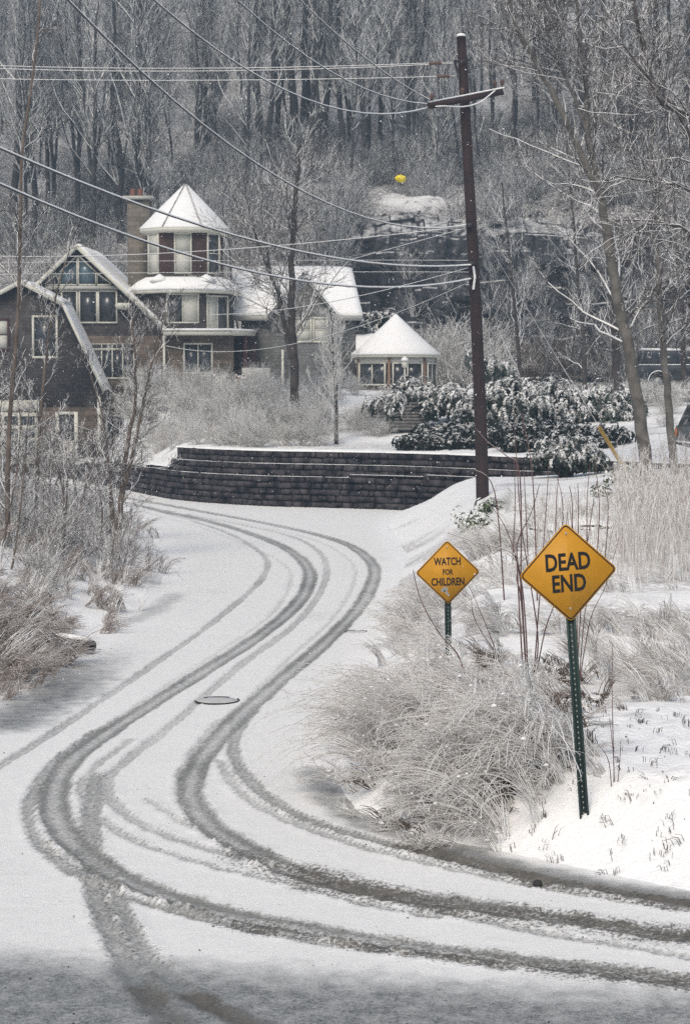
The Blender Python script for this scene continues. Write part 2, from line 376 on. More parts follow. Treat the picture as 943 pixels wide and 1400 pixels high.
def terrain(X, Y, detail=True):
    X = np.atleast_1d(np.asarray(X, float)); Y = np.atleast_1d(np.asarray(Y, float))
    d = seg_dist(X, Y, ROAD, True); d = np.where(inside(X, Y, ROAD), -d, d)
    yw = np.interp(X, WALLS[:, 0], WALLS[:, 1])
    xc = np.interp(Y, [13, 26, 40, 60, 70], [-1, -2.2, -1.6, -2.0, -3])
    hr = np.interp(Y, [9, 16.5, 18.2, 22, 23.6, 28.6, 30, 36, 42, 50, 58, 62], [.25, .36, .72, .72, .55, .75, 1.0, 1.25, 1.45, 1.5, 1.38, 1.2])
    hr = hr + .09*np.clip(X - 5.5, 0, 20)*sst(35, 50, Y)
    wr = np.interp(Y, [15, 18, 26, 34, 50], [.9, 1.3, 2.0, 2.4, 2.9])
    right = hr*sst(-.1, wr, d)
    left = 1.15*sst(-.1, 4.6, d)*lerp(1, .55, sst(52, 62, Y)) + .25*sst(6, 14, d)
    h = np.where(X > xc, right, left)*(d > -.1)
    near = 2.8*sst(8.2, 1.5, Y)
    h = np.where(Y < 9, near, h)
    # behind the wall: terraces up to the house, then the hill
    zt = np.interp(X, [-13, -11, -9.4, -7, -5.8, 9, 14], [.25, .45, 1.05, 1.2, 1.88, 1.88, 2.1])
    zh = lerp(.45, 3.75, sst(-10.6, -8.6, X))
    b = zt + (zh - zt)*sst(.6, np.maximum(84 - yw, 2), Y - yw - .4)
    hl = np.interp(Y, [91, 96, 100, 110, 115, 130, 160, 200, 300, 520, 1200], [0, .8, 3.0, 8.6, 11.0, 16, 27, 44, 74, 95, 95])
    wob = 3.0*fbm(X, Y*0, 9, 3, 5) + 2.2*fbm(X, Y*0, 2.5, 3, 8) + 1.6*fbm(X, Y, 1.6, 3, 9)
    hc = np.interp(Y + wob, [91, 98.5, 100.2, 103.2, 105.5, 108, 115, 130, 160, 200, 300, 520, 1200], [0, .3, 1.8, 8.2, 9.6, 10.3, 11.8, 16, 27, 44, 74, 95, 95])
    b = b + lerp(hl, hc, sst(-7.0, 2.0, X + 3*fbm(X, Y, 4, 3, 12)))*sst(900, 300, np.abs(X))
    h = np.where(Y > yw + .42*np.sqrt(1 + np.interp(X, .5*(WALLS[1:, 0]+WALLS[:-1, 0]), np.diff(WALLS[:, 1])/np.diff(WALLS[:, 0]))**2), np.where(d > 0, b, h), h)
    if detail:
        out = sst(.05, .8, d)
        h = h + out*(.10*fbm(X, Y, 1.1, 4, 1) + .035*fbm(X, Y, .22, 3, 2)) + sst(93, 104, Y)*(1.6*fbm(X, Y, 7, 4, 3) + .9*fbm(X, Y, 2.2, 3, 4))
    if detail: h = h + sst(.3, 1.2, d)*(X > xc)*sst(32, 24, Y)*(.16*np.clip(fbm(X, Y, .55, 3, 61), -.1, .5) + .05*fbm(X, Y, .2, 2, 62))
    h = np.where(d < 0, h - .05, h - .05*sst(.5, 0, d))
    return h, d
def gz(x, y): return float(terrain([x], [y])[0][0])
def axis(parts):
    out = []
    for a, b, st in parts: out.append(np.arange(a, b, st))
    return np.concatenate(out + [[parts[-1][1]]])
def grid_mesh(name, xs, ys, Z, keep=None, smooth=True):
    nx, ny = len(xs), len(ys)
    XX, YY = np.meshgrid(xs, ys)
    v = np.stack([XX, YY, Z], -1).reshape(-1, 3)
    i = np.arange((ny-1)*nx).reshape(ny-1, nx)[:, :-1]
    q = np.stack([i, i+1, i+nx+1, i+nx], -1).reshape(-1, 4)
    if keep is not None:
        k = keep.reshape(-1); q = q[k[q].any(1)]
        use = np.unique(q); mp = np.full(len(v), -1); mp[use] = np.arange(len(use)); v = v[use]; q = mp[q]
    else: use = np.arange(len(v))
    me = bpy.data.meshes.new(name); fast_mesh(me, v, q, smooth); return me, use
xs = axis([(-900, -200, 100), (-200, -60, 14), (-60, -20, 1.6), (-20, -5, .4), (-5, 5, .13), (5, 16, .3), (16, 30, .8), (30, 60, 2), (60, 200, 14), (200, 900, 100)])
ys = axis([(-500, -20, 60), (-20, 10, 1.5), (10, 15, .5), (15, 32, .13), (32, 54, .3), (54, 70, .16), (70, 98, .45), (98, 110, .35), (110, 135, .8), (135, 220, 4), (220, 1000, 40)])
XX, YY = np.meshgrid(xs, ys)
Z, D = terrain(XX.ravel(), YY.ravel())
me, _ = grid_mesh('ground', xs, ys, Z.reshape(XX.shape))
lit = np.zeros(len(Z)); xf, yf = XX.ravel(), YY.ravel()
lit = np.maximum(lit, .55*sst(0, .5, D)*(xf < -1)*(yf < 66)*(yf > 20)*sst(-.12, .12, fbm(xf, yf, 3, 3, 21)))
lit = np.maximum(lit, .8*np.exp(-((yf - 29.3)/1.0)**2)*(xf > 2.5)*(yf < 40)*sst(-.2, .15, fbm(xf, yf, 1.2, 3, 22)))
lit = np.maximum(lit, .5*(xf > 1)*(yf > 23.5)*(yf < 56)*sst(.0, .25, fbm(xf, yf, 1.6, 4, 23)))
lit = np.maximum(lit, 1.0*(yf > 92)*sst(-.42, .0, fbm(xf, yf, 5, 4, 24)))
lit = np.maximum(lit, .45*(yf > 66)*(yf < 92)*(D > 0)*sst(.0, .25, fbm(xf, yf, 2, 4, 25)))
lit = np.maximum(lit, .30*(xf > 1)*(yf < 23.5)*(yf > 15)*sst(.05, .3, fbm(xf, yf, .35, 3, 26))*sst(.5, 1.3, D))
a = me.attributes.new('litter', 'FLOAT', 'POINT'); a.data.foreach_set('value', lit.astype(np.float32))
me.materials.append(M['ground']); ground = tag(link('ground', me), kind='structure')

# the road: snow sheet with tyre ruts pressed into it
TR = [  # photo-pixel centre lines, half width m, press, slush
 ([(120,672),(180,682),(300,703),(400,723),(470,742),(506,766),(511,790),(490,830),(440,882),(380,932),(330,976),(292,1015),(268,1050),(260,1085),(280,1122),(332,1158),(400,1190),(480,1214),(560,1228),(650,1240),(750,1255),(850,1270),(960,1288)], .165, 1.0, .10),
 ([(110,676),(180,689),(280,711),(352,733),(402,756),(424,786),(405,826),(352,870),(280,916),(200,966),(130,1012),(88,1050),(74,1090),(84,1132),(122,1170),(182,1206),(270,1238),(370,1262),(480,1281),(600,1299),(720,1315),(850,1331),(960,1345)], .165, 1.0, .10),
 ([(130,1000),(66,1052),(40,1100),(46,1142),(88,1184),(150,1216),(240,1246),(340,1270),(450,1290),(580,1309),(700,1325)], .07, .75, .12),
 ([(120,680),(200,694),(300,724),(350,750),(366,772),(348,802),(290,851),(220,901),(130,962),(40,1022),(-40,1072)], .08, .62, 0),
 ([(250,702),(380,728),(432,750),(447,778),(436,812),(400,856),(330,908),(240,985),(180,1034),(148,1066),(156,1098),(205,1132),(290,1163),(400,1192),(520,1226),(640,1256),(780,1282),(960,1312)], .085, .60, .05),
 ([(355,960),(325,1000),(320,1030),(340,1066),(385,1102),(440,1128),(510,1148),(600,1172),(700,1195),(820,1218),(960,1240)], .085, .8, .25),
 ([(180,1010),(130,1050),(112,1078),(128,1112),(180,1146),(270,1178),(380,1206),(500,1236),(600,1256)], .06, .6, .1),
 ([(300,985),(262,1030),(246,1070),(256,1110),(300,1150),(370,1186)], .06, .5, .1),
 ([(230,697),(340,716),(430,738),(478,765),(484,795),(455,845),(395,900),(345,950)], .05, .42, 0),
 ([(140,684),(260,716),(330,742),(385,768),(398,795),(370,840),(300,890),(215,945),(140,998)], .05, .38, 0),
 ([(200,1092),(260,1130),(360,1168),(470,1198),(600,1222),(760,1248),(960,1274)], .05, .55, .1),
 ([(60,1155),(120,1192),(200,1224),(320,1256),(460,1276)], .05, .5, .05),
 ([(300,1040),(330,1085),(390,1120),(470,1150),(580,1180),(700,1206),(960,1252)], .06, .6, .2),
 ([(132,1060),(124,1130),(128,1205),(150,1272),(190,1345),(236,1400),(300,1460)], .10, .8, .12),
 ([(140,1180),(168,1244),(205,1310),(270,1368),(345,1402),(460,1450)], .085, .75, .12),
]
rx = axis([(-16, -9, .3), (-9, -4.4, .12), (-4.4, 4.4, .045), (4.4, 8, .15), (8, 16, .4)])
rys = [7.6]
while rys[-1] < 92: rys.append(rys[-1] + (.25 if rys[-1] < 12.6 else min(.34, max(.05, rys[-1]**2*.00018))))
rys = np.array(rys)
RX, RY = np.meshgrid(rx, rys); qx, qy = RX.ravel(), RY.ravel()
dr = seg_dist(qx, qy, ROAD, True); dr = np.where(inside(qx, qy, ROAD), -dr, dr)
R_ = np.zeros(len(qx)); Gs = np.zeros(len(qx)); Zr = np.zeros(len(qx))
wob = .05*fbm(qx, qy, .8, 3, 31) + .05*fbm(qx, qy, .16, 3, 32)
for px, hw, pr, sl in TR:
    pl = [g2(*p) for p in smooth_path(px, 5)]
    dd = seg_dist(qx, qy, pl) + wob
    m_ = sst(hw*1.25, hw*.72, dd)
    brk = .75 + .5*fbm(qx, qy, 2.0, 3, 33)
    two = 1 - (.42 if hw > .1 else .15)*np.exp(-(dd/(hw*.42))**2)
    R_ = np.maximum(R_, m_*pr*brk*two); Gs = np.maximum(Gs, m_*sl)
    edge = np.exp(-((dd - hw*1.05)/.045)**2)
    Gs = np.maximum(Gs, edge*(.12 + .9*sl + .25)*sst(30, 16, qy))
    Zr += (.016 + .05*np.clip(fbm(qx, qy, .14, 2, 34), -.2, .4))*edge*sst(40, 15, qy) - .018*m_ + .012*m_*fbm(qx, qy, .1, 2, 36)*sst(30, 15, qy)
# churned slush where the cars swing onto the through road
sl1 = [g2(*p) for p in [(330,1172),(430,1205),(540,1228),(650,1246),(760,1262),(960,1284)]]
sl2 = [g2(*p) for p in [(560,1158),(660,1184),(760,1206),(860,1224),(980,1244)]]
sl3 = [g2(*p) for p in [(330,1262),(480,1288),(620,1308),(760,1326),(980,1352)]]
sl4 = [g2(*p) for p in [(190,1352),(236,1396),(300,1450)]]; sl5 = [g2(*p) for p in [(258,1362),(345,1400),(460,1440)]]
for pl, hw, amt in ((sl1, .44, 1.0), (sl2, .34, 1.05), (sl3, .27, .95), (sl4, .20, 1.0), (sl5, .17, 1.0)):
    dd = seg_dist(qx, qy, pl) + 2*wob
    t_ = sst(hw*1.6, 0, dd)*amt*sst(.0, .8, (qx + 3.2)/3.0)
    if pl in (sl4, sl5): t_ = sst(hw*1.4, 0, dd)*amt
    Gs = np.maximum(Gs, t_*(.75 + .9*fbm(qx, qy, .7, 4, 35)))
film = np.zeros(len(qx))
lp = [g2(*p) for p in [(-200, 1010), (0, 990), (70, 955), (120, 915), (200, 858)]]
film = np.maximum(film, .95*sst(1.0, .1, seg_dist(qx, qy, lp) + 6*wob)*sst(34, 27, qy))
film = np.maximum(film, 1.0*sst(15.0, 13.7, qy + .02*(qx*10) + 10*wob*.5))
rp = [g2(*p) for p in [(433, 1055), (452, 1092), (500, 1125), (600, 1152)]]
film = np.maximum(film, .8*sst(.42, .05, seg_dist(qx, qy, rp) + 2*wob))
rp2 = [g2(*p) for p in [(600, 1160), (700, 1186), (820, 1210), (980, 1236)]]
film = np.maximum(film, 1.0*sst(.55, .05, seg_dist(qx, qy, rp2) + 3*wob))
film = np.maximum(film, .6*sst(.5, .05, seg_dist(qx, qy, [g2(*p) for p in [(180, 850), (210, 835), (240, 812)]]) + 2*wob))
film = np.maximum(film, .28*sst(.06, .30, fbm(qx, qy, 4.0, 4, 37)))
for c_, rr_ in ((g2(700, 1268), 0), (g2(930, 1262), 0)):
    pass
Zr = np.maximum(Zr, -.028); Zr += .03*fbm(qx, qy, 3, 3, 39)*sst(0, -1, dr) + .008*fbm(qx, qy, .12, 2, 41)
keep = (dr < .45)
Zr = np.maximum(Zr, -.036)
me, use = grid_mesh('road', rx, rys, Zr.reshape(RX.shape), keep)
ca = me.color_attributes.new('wear', 'FLOAT_COLOR', 'POINT')
cc = np.stack([np.clip(R_, 0, 1), np.clip(Gs, 0, 1), np.clip(film, 0, 1), sst(-.55, -.02, dr + 3*wob)*(1 - np.clip(film*1.3, 0, 1))*(1 - np.clip(R_ + Gs, 0, 1))], -1)[use].astype(np.float32)
ca.data.foreach_set('color', cc.ravel())
me.materials.append(M['road']); tag(link('road', me), kind='structure')

# ------------------------------------------------------------------ growth helpers
def norm(a): return a/(np.linalg.norm(a, axis=-1, keepdims=True)+1e-9)
def grow(par, rad, k, t0, t1, L, ang, m, rr, up=.15, jit=.25, lfall=.5, rng=RNG, tmode=None):
    """children on parent polylines: par [N,n,3], rad [N,n]; L child length (m) at t0, shrinking towards the tip"""
    N, n, _ = par.shape
    t = rng.uniform(t0, t1, (N, k)); f = t*(n-1); i = np.minimum(f.astype(int), n-2); fr = (f - i)[..., None]
    ii = np.arange(N)[:, None]
    p0 = par[ii, i]*(1-fr) + par[ii, i+1]*fr
    tan = norm(par[ii, i+1] - par[ii, i]); r0 = rad[ii, i]*(1-fr[..., 0]) + rad[ii, i+1]*fr[..., 0]
    rv = rng.normal(size=(N, k, 3)); side = norm(rv - (rv*tan).sum(-1, keepdims=True)*tan)
    a = np.radians(ang)*rng.uniform(.65, 1.25, (N, k))[..., None]
    d = norm(tan*np.cos(a) + side*np.sin(a) + np.array([0, 0, up]))
    plen = np.linalg.norm(np.diff(par, axis=1), axis=2).sum(1)[:, None] if L is None else None
    ln = (L*rng.uniform(.55, 1.25, (N, k)) if L is not None else plen*rr[1]*rng.uniform(.55, 1.25, (N, k)))*(1 - lfall*(t - t0)/(t1-t0+1e-6))
    rs = np.minimum(r0*.85, np.maximum(r0*rr[0], rr[2]))
    d = d.reshape(-1, 3); p0 = p0.reshape(-1, 3); ln = ln.reshape(-1); rs = rs.reshape(-1)
    pts = [p0]; cur = d
    for s in range(m-1):
        cur = norm(cur + rng.normal(size=cur.shape)*jit + np.array([0, 0, up*.5]))
        pts.append(pts[-1] + cur*(ln/(m-1))[:, None])
    pp = np.stack(pts, 1)
    rd = rs[:, None]*np.linspace(1, .35, m)[None]
    return pp, np.maximum(rd, rr[2]*.6)
def mesh_of(name, chunks, mat, smooth=True):
    V, Q, n = [], [], 0
    for p, r, k in chunks:
        v, q = tubes(p, r, k); V.append(v); Q.append(q + n); n += len(v)
    me = bpy.data.meshes.new(name); fast_mesh(me, np.vstack(V), np.vstack(Q), smooth); me.materials.append(mat); return me
def tree_mesh(trunks, spec, seed, bm, tm):
    """trunks: list of (path [n,3], r0, r1); spec: list of levels for grow(). Returns trunk mesh, crown mesh"""
    rng = np.random.default_rng(seed); tch, crown, lv = [], [], []
    for path, r0, r1 in trunks:
        p = smooth_path(path, 4); n = len(p); p[1:] += rng.normal(size=(n-1, 3))*r0*.12
        r = r0 + (r1-r0)*np.linspace(0, 1, n)**.9; r[0] *= 1.35
        tch.append((p[None], r[None], 9)); 
        idx = np.linspace(0, n-1, 12).astype(int); lv.append((p[idx], r[idx]))
    par = np.stack([a for a, b in lv]); rad = np.stack([b for a, b in lv])
    for j, s in enumerate(spec):
        pp, rd = grow(par, rad, s['k'], s['t'][0], s['t'][1], s['L'], s['ang'], s.get('m', 5), (s.get('rr', .5), 0, s['rmin']), s.get('up', .15), s.get('jit', .2), s.get('fall', .5), rng)
        crown.append((pp, rd, s.get('sides', 3))); par, rad = pp, rd
    return mesh_of('trunk', tch, bm), mesh_of('crown', crown, tm)
def place_tree(name, tm, cm, label, cat, loc, rz=0, sc_=1.0, group=None):
    o = thing(name, label, cat, loc, rz, group); o.scale = (sc_,)*3
    link('trunk', tm, o); link('crown', cm, o); return o

def path_px(pts, Y, lean=0.0, ground_first=True):
    out = []
    for i, (x, y) in enumerate(pts):
        out.append(P(x, y, Y + lean*i))
    out = np.array(out)
    return out

def wood_tree(seed, h=17, r=.17, lean=.5, fork=False, dense=1.0):
    rng = np.random.default_rng(seed)
    n = 7; z = np.linspace(0, 1, n)
    path = np.stack([lean*z*rng.normal() + .25*rng.normal(size=n)*z, lean*z*rng.normal() + .25*rng.normal(size=n)*z, z*h - .3], -1)
    tr = [(path, r, r*.25)]
    if fork:
        i = rng.integers(1, 3); q = path[i:].copy(); s = np.linspace(0, 1, len(q))
        q[:, 0] += rng.choice([-1, 1])*s*rng.uniform(1.4, 2.6); q[:, 1] += s*rng.normal()
        tr.append((q, r*.7, r*.2))
    k = int(30*dense)
    spec = [dict(k=k, t=(.22, .98), L=4.2, ang=48, rmin=.018, rr=.42, m=6, sides=4, up=.35, jit=.16, fall=.55),
            dict(k=9, t=(.15, 1), L=1.6, ang=44, rmin=.012, rr=.5, m=4, up=.15, jit=.22),
            dict(k=5, t=(.2, 1), L=.62, ang=45, rmin=.009, rr=.6, m=3, up=.05, jit=.25)]
    return tree_mesh(tr, spec, seed, M['bark_far'], M['twig_far'])
WOOD = [wood_tree(100+i, h=[18, 16, 20, 15, 19, 17, 14][i], r=[.20, .13, .24, .11, .16, .27, .10][i], lean=[.5, 1.2, .3, .9, .7, .4, 1.0][i], fork=i in (1, 4, 6), dense=[1, .8, 1, .8, 1, .9, .9][i]) for i in range(7)]
def ground_at(x, y):
    z, _ = terrain([x], [y]); return float(z[0])
KIND = ['straight', 'thin forked', 'thick straight', 'thin crooked', 'double-stemmed', 'thickest', 'thinnest forked']
def wood_zone(X, k):
    a, b = zone(X); return (KIND[k] + ' ' + a, KIND[k] + ' ' + b)
def zone(X):
    if X < -13: return ('bare tree on the snowy slope at the far left, behind the gambrel garage', 'trees on the slope at far left')
    if X < -4: return ('bare tree on the wooded slope above the chimney and turret', 'trees on the slope above the turret')
    if X < 6: return ('bare tree in the hazy wood above the yellow spot, left of the pole', 'trees in the middle of the hilltop wood')
    return ('bare tree in the hazy wood at upper right, behind the utility pole', 'trees in the wood at upper right')
# trunks one can pick out in the photo: pixel column, distance, kind of trunk
picked = [(20,118,2),(48,126,1),(75,122,4),(127,116,4),(166,118,5),(190,113,2),(205,120,0),(247,126,3),(268,132,1),(300,122,6),(335,128,1),(352,124,4),(368,121,2),(378,127,0),(402,124,2),(415,133,5),(428,122,0),(446,128,4),(466,121,2),(478,131,1),(503,125,3),(520,128,4),(536,134,0),(566,124,1),(590,132,3),(612,127,6),(640,131,1),(672,126,4),(700,121,1),(735,128,3),(762,119,6),(800,130,0),(842,122,3),(868,127,1),(905,119,4),(935,124,2)]
rt = random.Random(3)
for x, Y, k in picked:
    p = P(x, 300, Y); X = p[0]; lab, grp = wood_zone(X, k)
    tm, cm = WOOD[k]
    place_tree('bare_tree', tm, cm, lab, 'tree', (X, Y, ground_at(X, Y)-.1), rt.uniform(0, 6.28), rt.uniform(.85, 1.35 if k in (2, 5) else 1.1), grp)
cnt = 0
while cnt < 230:
    Y = 112 + 110*rt.random()**1.3; X = rt.uniform(-.3, .3)*Y
    k = rt.choice([0, 1, 1, 2, 3, 3, 4, 6, 6]); lab, grp = wood_zone(X, k)
    place_tree('bare_tree', *WOOD[k], lab, 'tree', (X, Y, ground_at(X, Y)-.1), rt.uniform(0, 6.28), rt.uniform(.75, 1.15), grp); cnt += 1

# rock cliff: cracked face standing in front of the slope
cx_, cz_ = np.linspace(-2.5, 24, 330), np.linspace(2.0, 13.0, 110); CX, CZ = np.meshgrid(cx_, cz_)
q1, q2 = CX.ravel(), CZ.ravel()
cols = np.abs(fbm(q1*1.0, q2*.28, 1.5, 4, 51))*2; blk = np.floor((q2 + .5*fbm(q1, q2, 3, 3, 52))/.9); led = (vnoise(np.floor(q1/1.3 + blk*.37), blk, 53) - .5)
back = np.interp(q2, [2, 4, 10.5, 11.8, 13.0], [-.3, .4, 2.4, 3.6, 7.0])
Yc = 98.9 + back + 1.1*fbm(q1, q2*.5, 4, 3, 54)*2 - 1.5*cols + .75*led + .5*fbm(q1, q2, .7, 3, 55) + 4.0*sst(1.5, -2.5, q1) + 1.4*sst(17, 24, q1)
Zc = q2 + .8*fbm(q1, q2, 2.5, 3, 56) + 1.0*fbm(q1, q1*0, 5, 3, 57)*sst(9, 13, q2)
ii = np.arange((len(cz_)-1)*len(cx_)).reshape(len(cz_)-1, -1)[:, :-1]; qd = np.stack([ii, ii+1, ii+len(cx_)+1, ii+len(cx_)], -1).reshape(-1, 4)
me = bpy.data.meshes.new('rock_cliff'); fast_mesh(me, np.stack([q1, Yc, Zc], -1), qd); me.materials.append(M['rock']); tag(link('rock_cliff', me), kind='structure')
for i in range(26):                       # young trees at the cliff foot veil the rock
    X = rt.uniform(.5, 20); Y = rt.uniform(94.5, 98); k = rt.choice([1, 3, 6])
    if i > 4: break
    place_tree('young_tree', *WOOD[k], 'thin young bare tree standing at the foot of the rock cliff', 'tree', (X, Y, ground_at(X, Y)-.1), rt.uniform(0, 6.28), rt.uniform(.35, .62), 'young trees below the cliff')
for i in range(16):
    X = rt.uniform(-16, 0); Y = rt.uniform(97, 108); k = rt.choice([1, 3, 6])
    place_tree('young_tree', *WOOD[k], 'thin young bare tree on the slope close behind the house', 'tree', (X, Y, ground_at(X, Y)-.1), rt.uniform(0, 6.28), rt.uniform(.35, .6), 'young trees behind the house')
# ------------------------------------------------------------------ bushes
def bush_mesh(seed, h=1.4, spread=.9, k=34, mat='brush', dark=False, rt_=.012, fine=1.0):
    rng = np.random.default_rng(seed); N = k
    az = rng.uniform(0, 2*np.pi, N); el = np.radians(rng.uniform(35, 88, N)); L = h*rng.uniform(.6, 1.15, N)
    p0 = np.stack([rng.normal(size=N)*.14*spread, rng.normal(size=N)*.14*spread, np.full(N, -.1)], -1)
    d = np.stack([np.cos(az)*np.cos(el)*spread, np.sin(az)*np.cos(el)*spread, np.sin(el)], -1)
    pts = [p0]; cur = d
    for s in range(5):
        cur = norm(cur + rng.normal(size=cur.shape)*.13 + np.array([0, 0, -.05])); pts.append(pts[-1] + cur*(L/5)[:, None])
    par = np.stack(pts, 1); rad = rt_*np.linspace(1, .4, 6)[None].repeat(N, 0)
    c = [(par, rad, 3)]
    a, b = grow(par, rad, int(7*fine), .25, 1, h*.38, 40, 4, (.6, 0, rt_*.45), .05, .25, .4, rng); c.append((a, b, 3))
    a2, b2 = grow(a, b, int(4*fine), .2, 1, h*.17, 45, 3, (.7, 0, rt_*.4), .0, .3, .4, rng); c.append((a2, b2, 3))
    return mesh_of('shrub', c, M[mat])
BUSH_P = [bush_mesh(40+i, 1.5, 1.0, 40, 'brush', fine=1.15) for i in range(3)]
BUSH_D = [bush_mesh(50+i, 1.5, 1.1, 26, 'brush_d') for i in range(3)]
BUSH_H = [bush_mesh(60+i, 2.6, 1.25, 30, 'twig_far', rt_=.018, fine=1.2) for i in range(4)]
BUSH_C = [bush_mesh(80+i, 2.4, 1.2, 20, 'brush_d', rt_=.014, fine=.75) for i in range(3)]
BUSH_R = [bush_mesh(70+i, 2.2, 1.1, 34, 'brush_r', rt_=.014) for i in range(2)]
def put(me, name, label, cat, x, y, s=1.0, group=None, rz=None, z=None, sz=1.0):
    o = link(name, me); o.location = (x, y, (gz(x, y) if z is None else z)); o.rotation_euler = (0, 0, rt.uniform(0, 6.28) if rz is None else rz)
    o.scale = (s, s, s*sz); return tag(o, label, cat, group)
# pale feathery shrubs on the planted bank under the house
for i in range(80):
    X = rt.uniform(-8.8, -.6); yw = float(np.interp(X, WALLS[:, 0], WALLS[:, 1])); Y = yw + rt.uniform(2.0, 14.5)
    if X < -7.5 and Y < yw + 4: continue
    dk = rt.random() < .16
    put(rt.choice(BUSH_D if dk else BUSH_P), 'frosted_shrub', 'dark twiggy shrub among the pale ones on the bank above the wall' if dk else 'pale frosted shrub on the planted bank between wall and house', 'shrub', X, Y, rt.uniform(.55, 1.0), 'dark shrubs on the bank' if dk else 'pale shrubs on the bank under the house')
p = P(405, 585, 71); put(BUSH_D[0], 'frosted_shrub', 'round dark-hearted shrub low on the bank left of the small tree', 'shrub', p[0], 71, 1.15)
# shrubs on the hillside
for i in range(260):
    Y = rt.uniform(97, 132); X = rt.uniform(-.195, .195)*Y
    if X > 1 and 98 < Y < 105: continue
    side = 'left of the turret' if X < -8 else ('behind the house' if X < 1 else 'above the cliff')
    put(rt.choice(BUSH_H), 'hillside_shrub', 'bare snow-dusted shrub on the hillside ' + side, 'shrub', X, Y, rt.uniform(.6, 1.25), 'hillside shrubs ' + side)
for i in range(24):                       # shrubs along the lip of the cliff
    X = rt.uniform(-1, 22); Y = rt.uniform(102.5, 107)
    put(rt.choice(BUSH_H), 'lip_shrub', 'bare snow-dusted shrub along the upper lip of the rock cliff', 'shrub', X, Y, rt.uniform(.5, .95), 'shrubs on the cliff lip', z=max(gz(X, Y), 12.4))
for i in range(16):
    X = rt.uniform(2.5, 19); Y = rt.uniform(96.5, 99)
    rd = 7.5 < X < 12.5
    put(rt.choice(BUSH_R if rd else BUSH_C), 'cliff_foot_shrub', 'rusty brown brush at the foot of the rock cliff' if rd else 'grey bare shrub at the foot of the rock cliff', 'shrub', X, Y, rt.uniform(.8, 1.4), 'rusty brush below the cliff' if rd else 'grey shrubs below the cliff')
for i in range(16):                       # twigs clinging to the cliff face
    X = rt.uniform(0, 20); Y = rt.uniform(98.2, 99.6)
    put(rt.choice(BUSH_C), 'cliff_shrub', 'bare snow-dusted shrub clinging to the dark rock cliff', 'shrub', X, Y, rt.uniform(.45, .9), 'shrubs on the cliff face', z=rt.uniform(5, 12))

# ------------------------------------------------------------------ evergreens with snow
def frond_mesh(seed, pads, mat, leafL=.10, nf=70, nl=62, droop=1.15):
    rng = np.random.default_rng(seed); V, Q, S, n = [], [], [], 0
    for (cx, cy, cz, rad) in pads:
        N = nf; az = rng.uniform(0, 2*np.pi, N); L = rad*rng.uniform(.5, 1.2, N)
        el = np.radians(rng.uniform(-5, 65, N)); m = 9
        hd = np.stack([np.cos(az), np.sin(az), 0*az], -1); pos = np.array([cx, cy, cz]) + rng.normal(size=(N, 3))*rad*.16
        pts = [pos]; e = el
        for s in range(m-1):
            e = e - np.radians(droop*rng.uniform(8, 26, N)); pos = pos + (hd*np.cos(e)[:, None] + np.array([0, 0, 1.])*np.sin(e)[:, None])*(L/(m-1))[:, None]; pts.append(pos)
        fp = np.stack(pts, 1)
        t = rng.uniform(.12, 1, (N, nl))*(m-1); i = np.minimum(t.astype(int), m-2); fr = (t-i)[..., None]; ii = np.arange(N)[:, None]
        c = fp[ii, i]*(1-fr) + fp[ii, i+1]*fr; tan = norm(fp[ii, i+1]-fp[ii, i])
        sd_ = norm(np.cross(tan, np.array([0, 0, 1.]))); sgn = rng.choice([-1, 1], (N, nl))[..., None]
        d = norm(tan + sd_*sgn*rng.uniform(.3, 1.3, (N, nl))[..., None] + np.array([0, 0, -.30]) + rng.normal(size=(N, nl, 3))*.22)
        nn = norm(np.cross(np.cross(d, np.array([0, 0, 1.])), d) + rng.normal(size=d.shape)*.35); wv = norm(np.cross(d, nn))
        l_ = leafL*rng.uniform(.6, 1.4, (N, nl))[..., None]; wd = l_*.27
        v = np.stack([c, c + d*l_*.45 + wv*wd, c + d*l_, c + d*l_*.45 - wv*wd], 2).reshape(-1, 3)
        q = np.arange(len(v)).reshape(-1, 4); V.append(v); Q.append(q + n); n += len(v)
        up = sst(-.45, .10, (c[..., 2]-cz)/rad + .26*rng.normal(size=(N, 1)) - .10*(t/(m-1)))*(rng.random((N, nl)) < .985); S.append(np.repeat(up.ravel(), 4))
    me = bpy.data.meshes.new('foliage'); fast_mesh(me, np.vstack(V), np.vstack(Q)); me.materials.append(M[mat])
    me.attributes.new('snow', 'FLOAT', 'POINT').data.foreach_set('value', np.concatenate(S).astype(np.float32)); return me
def evergreen(label, loc, pads, seed, mat='ever', stems=(), leafL=.10, nf=70, nl=62, name='evergreen_shrub', group=None):
    o = thing(name, label, 'shrub', loc, 0, group)
    link('foliage', frond_mesh(seed, pads, mat, leafL, nf, nl), o)
    for s in stems:
        p_ = smooth_path(s, 4); mb = MB(); mb.tube(p_, np.linspace(.11, .05, len(p_)), 7); mb.build('trunk', M['bark'], o, True)
    return o
def pads_px(base, lst, Y):               # (pixel x, pixel y, radius, depth offset)
    return [tuple(P(x, y - 4, Y + dy) - np.array(base)) + (r*1.12,) for x, y, r, dy in lst]
def ev_px(label, bx, by, Y, lst, seed, **kw):
    b = P(bx, by, Y); z = gz(b[0], Y); base = np.array([b[0], Y, z])
    pads = pads_px(base, lst, Y); stems = []
    for (x, y, z_, r) in pads[:4]: stems.append([(rt.uniform(-.1, .1), rt.uniform(-.1, .1), -.15), (x*.4, y*.4, max(z_*.45, .2)), (x*.9, y*.9, z_*.92)])
    return evergreen(label, tuple(base), pads, seed, stems=stems, **kw)
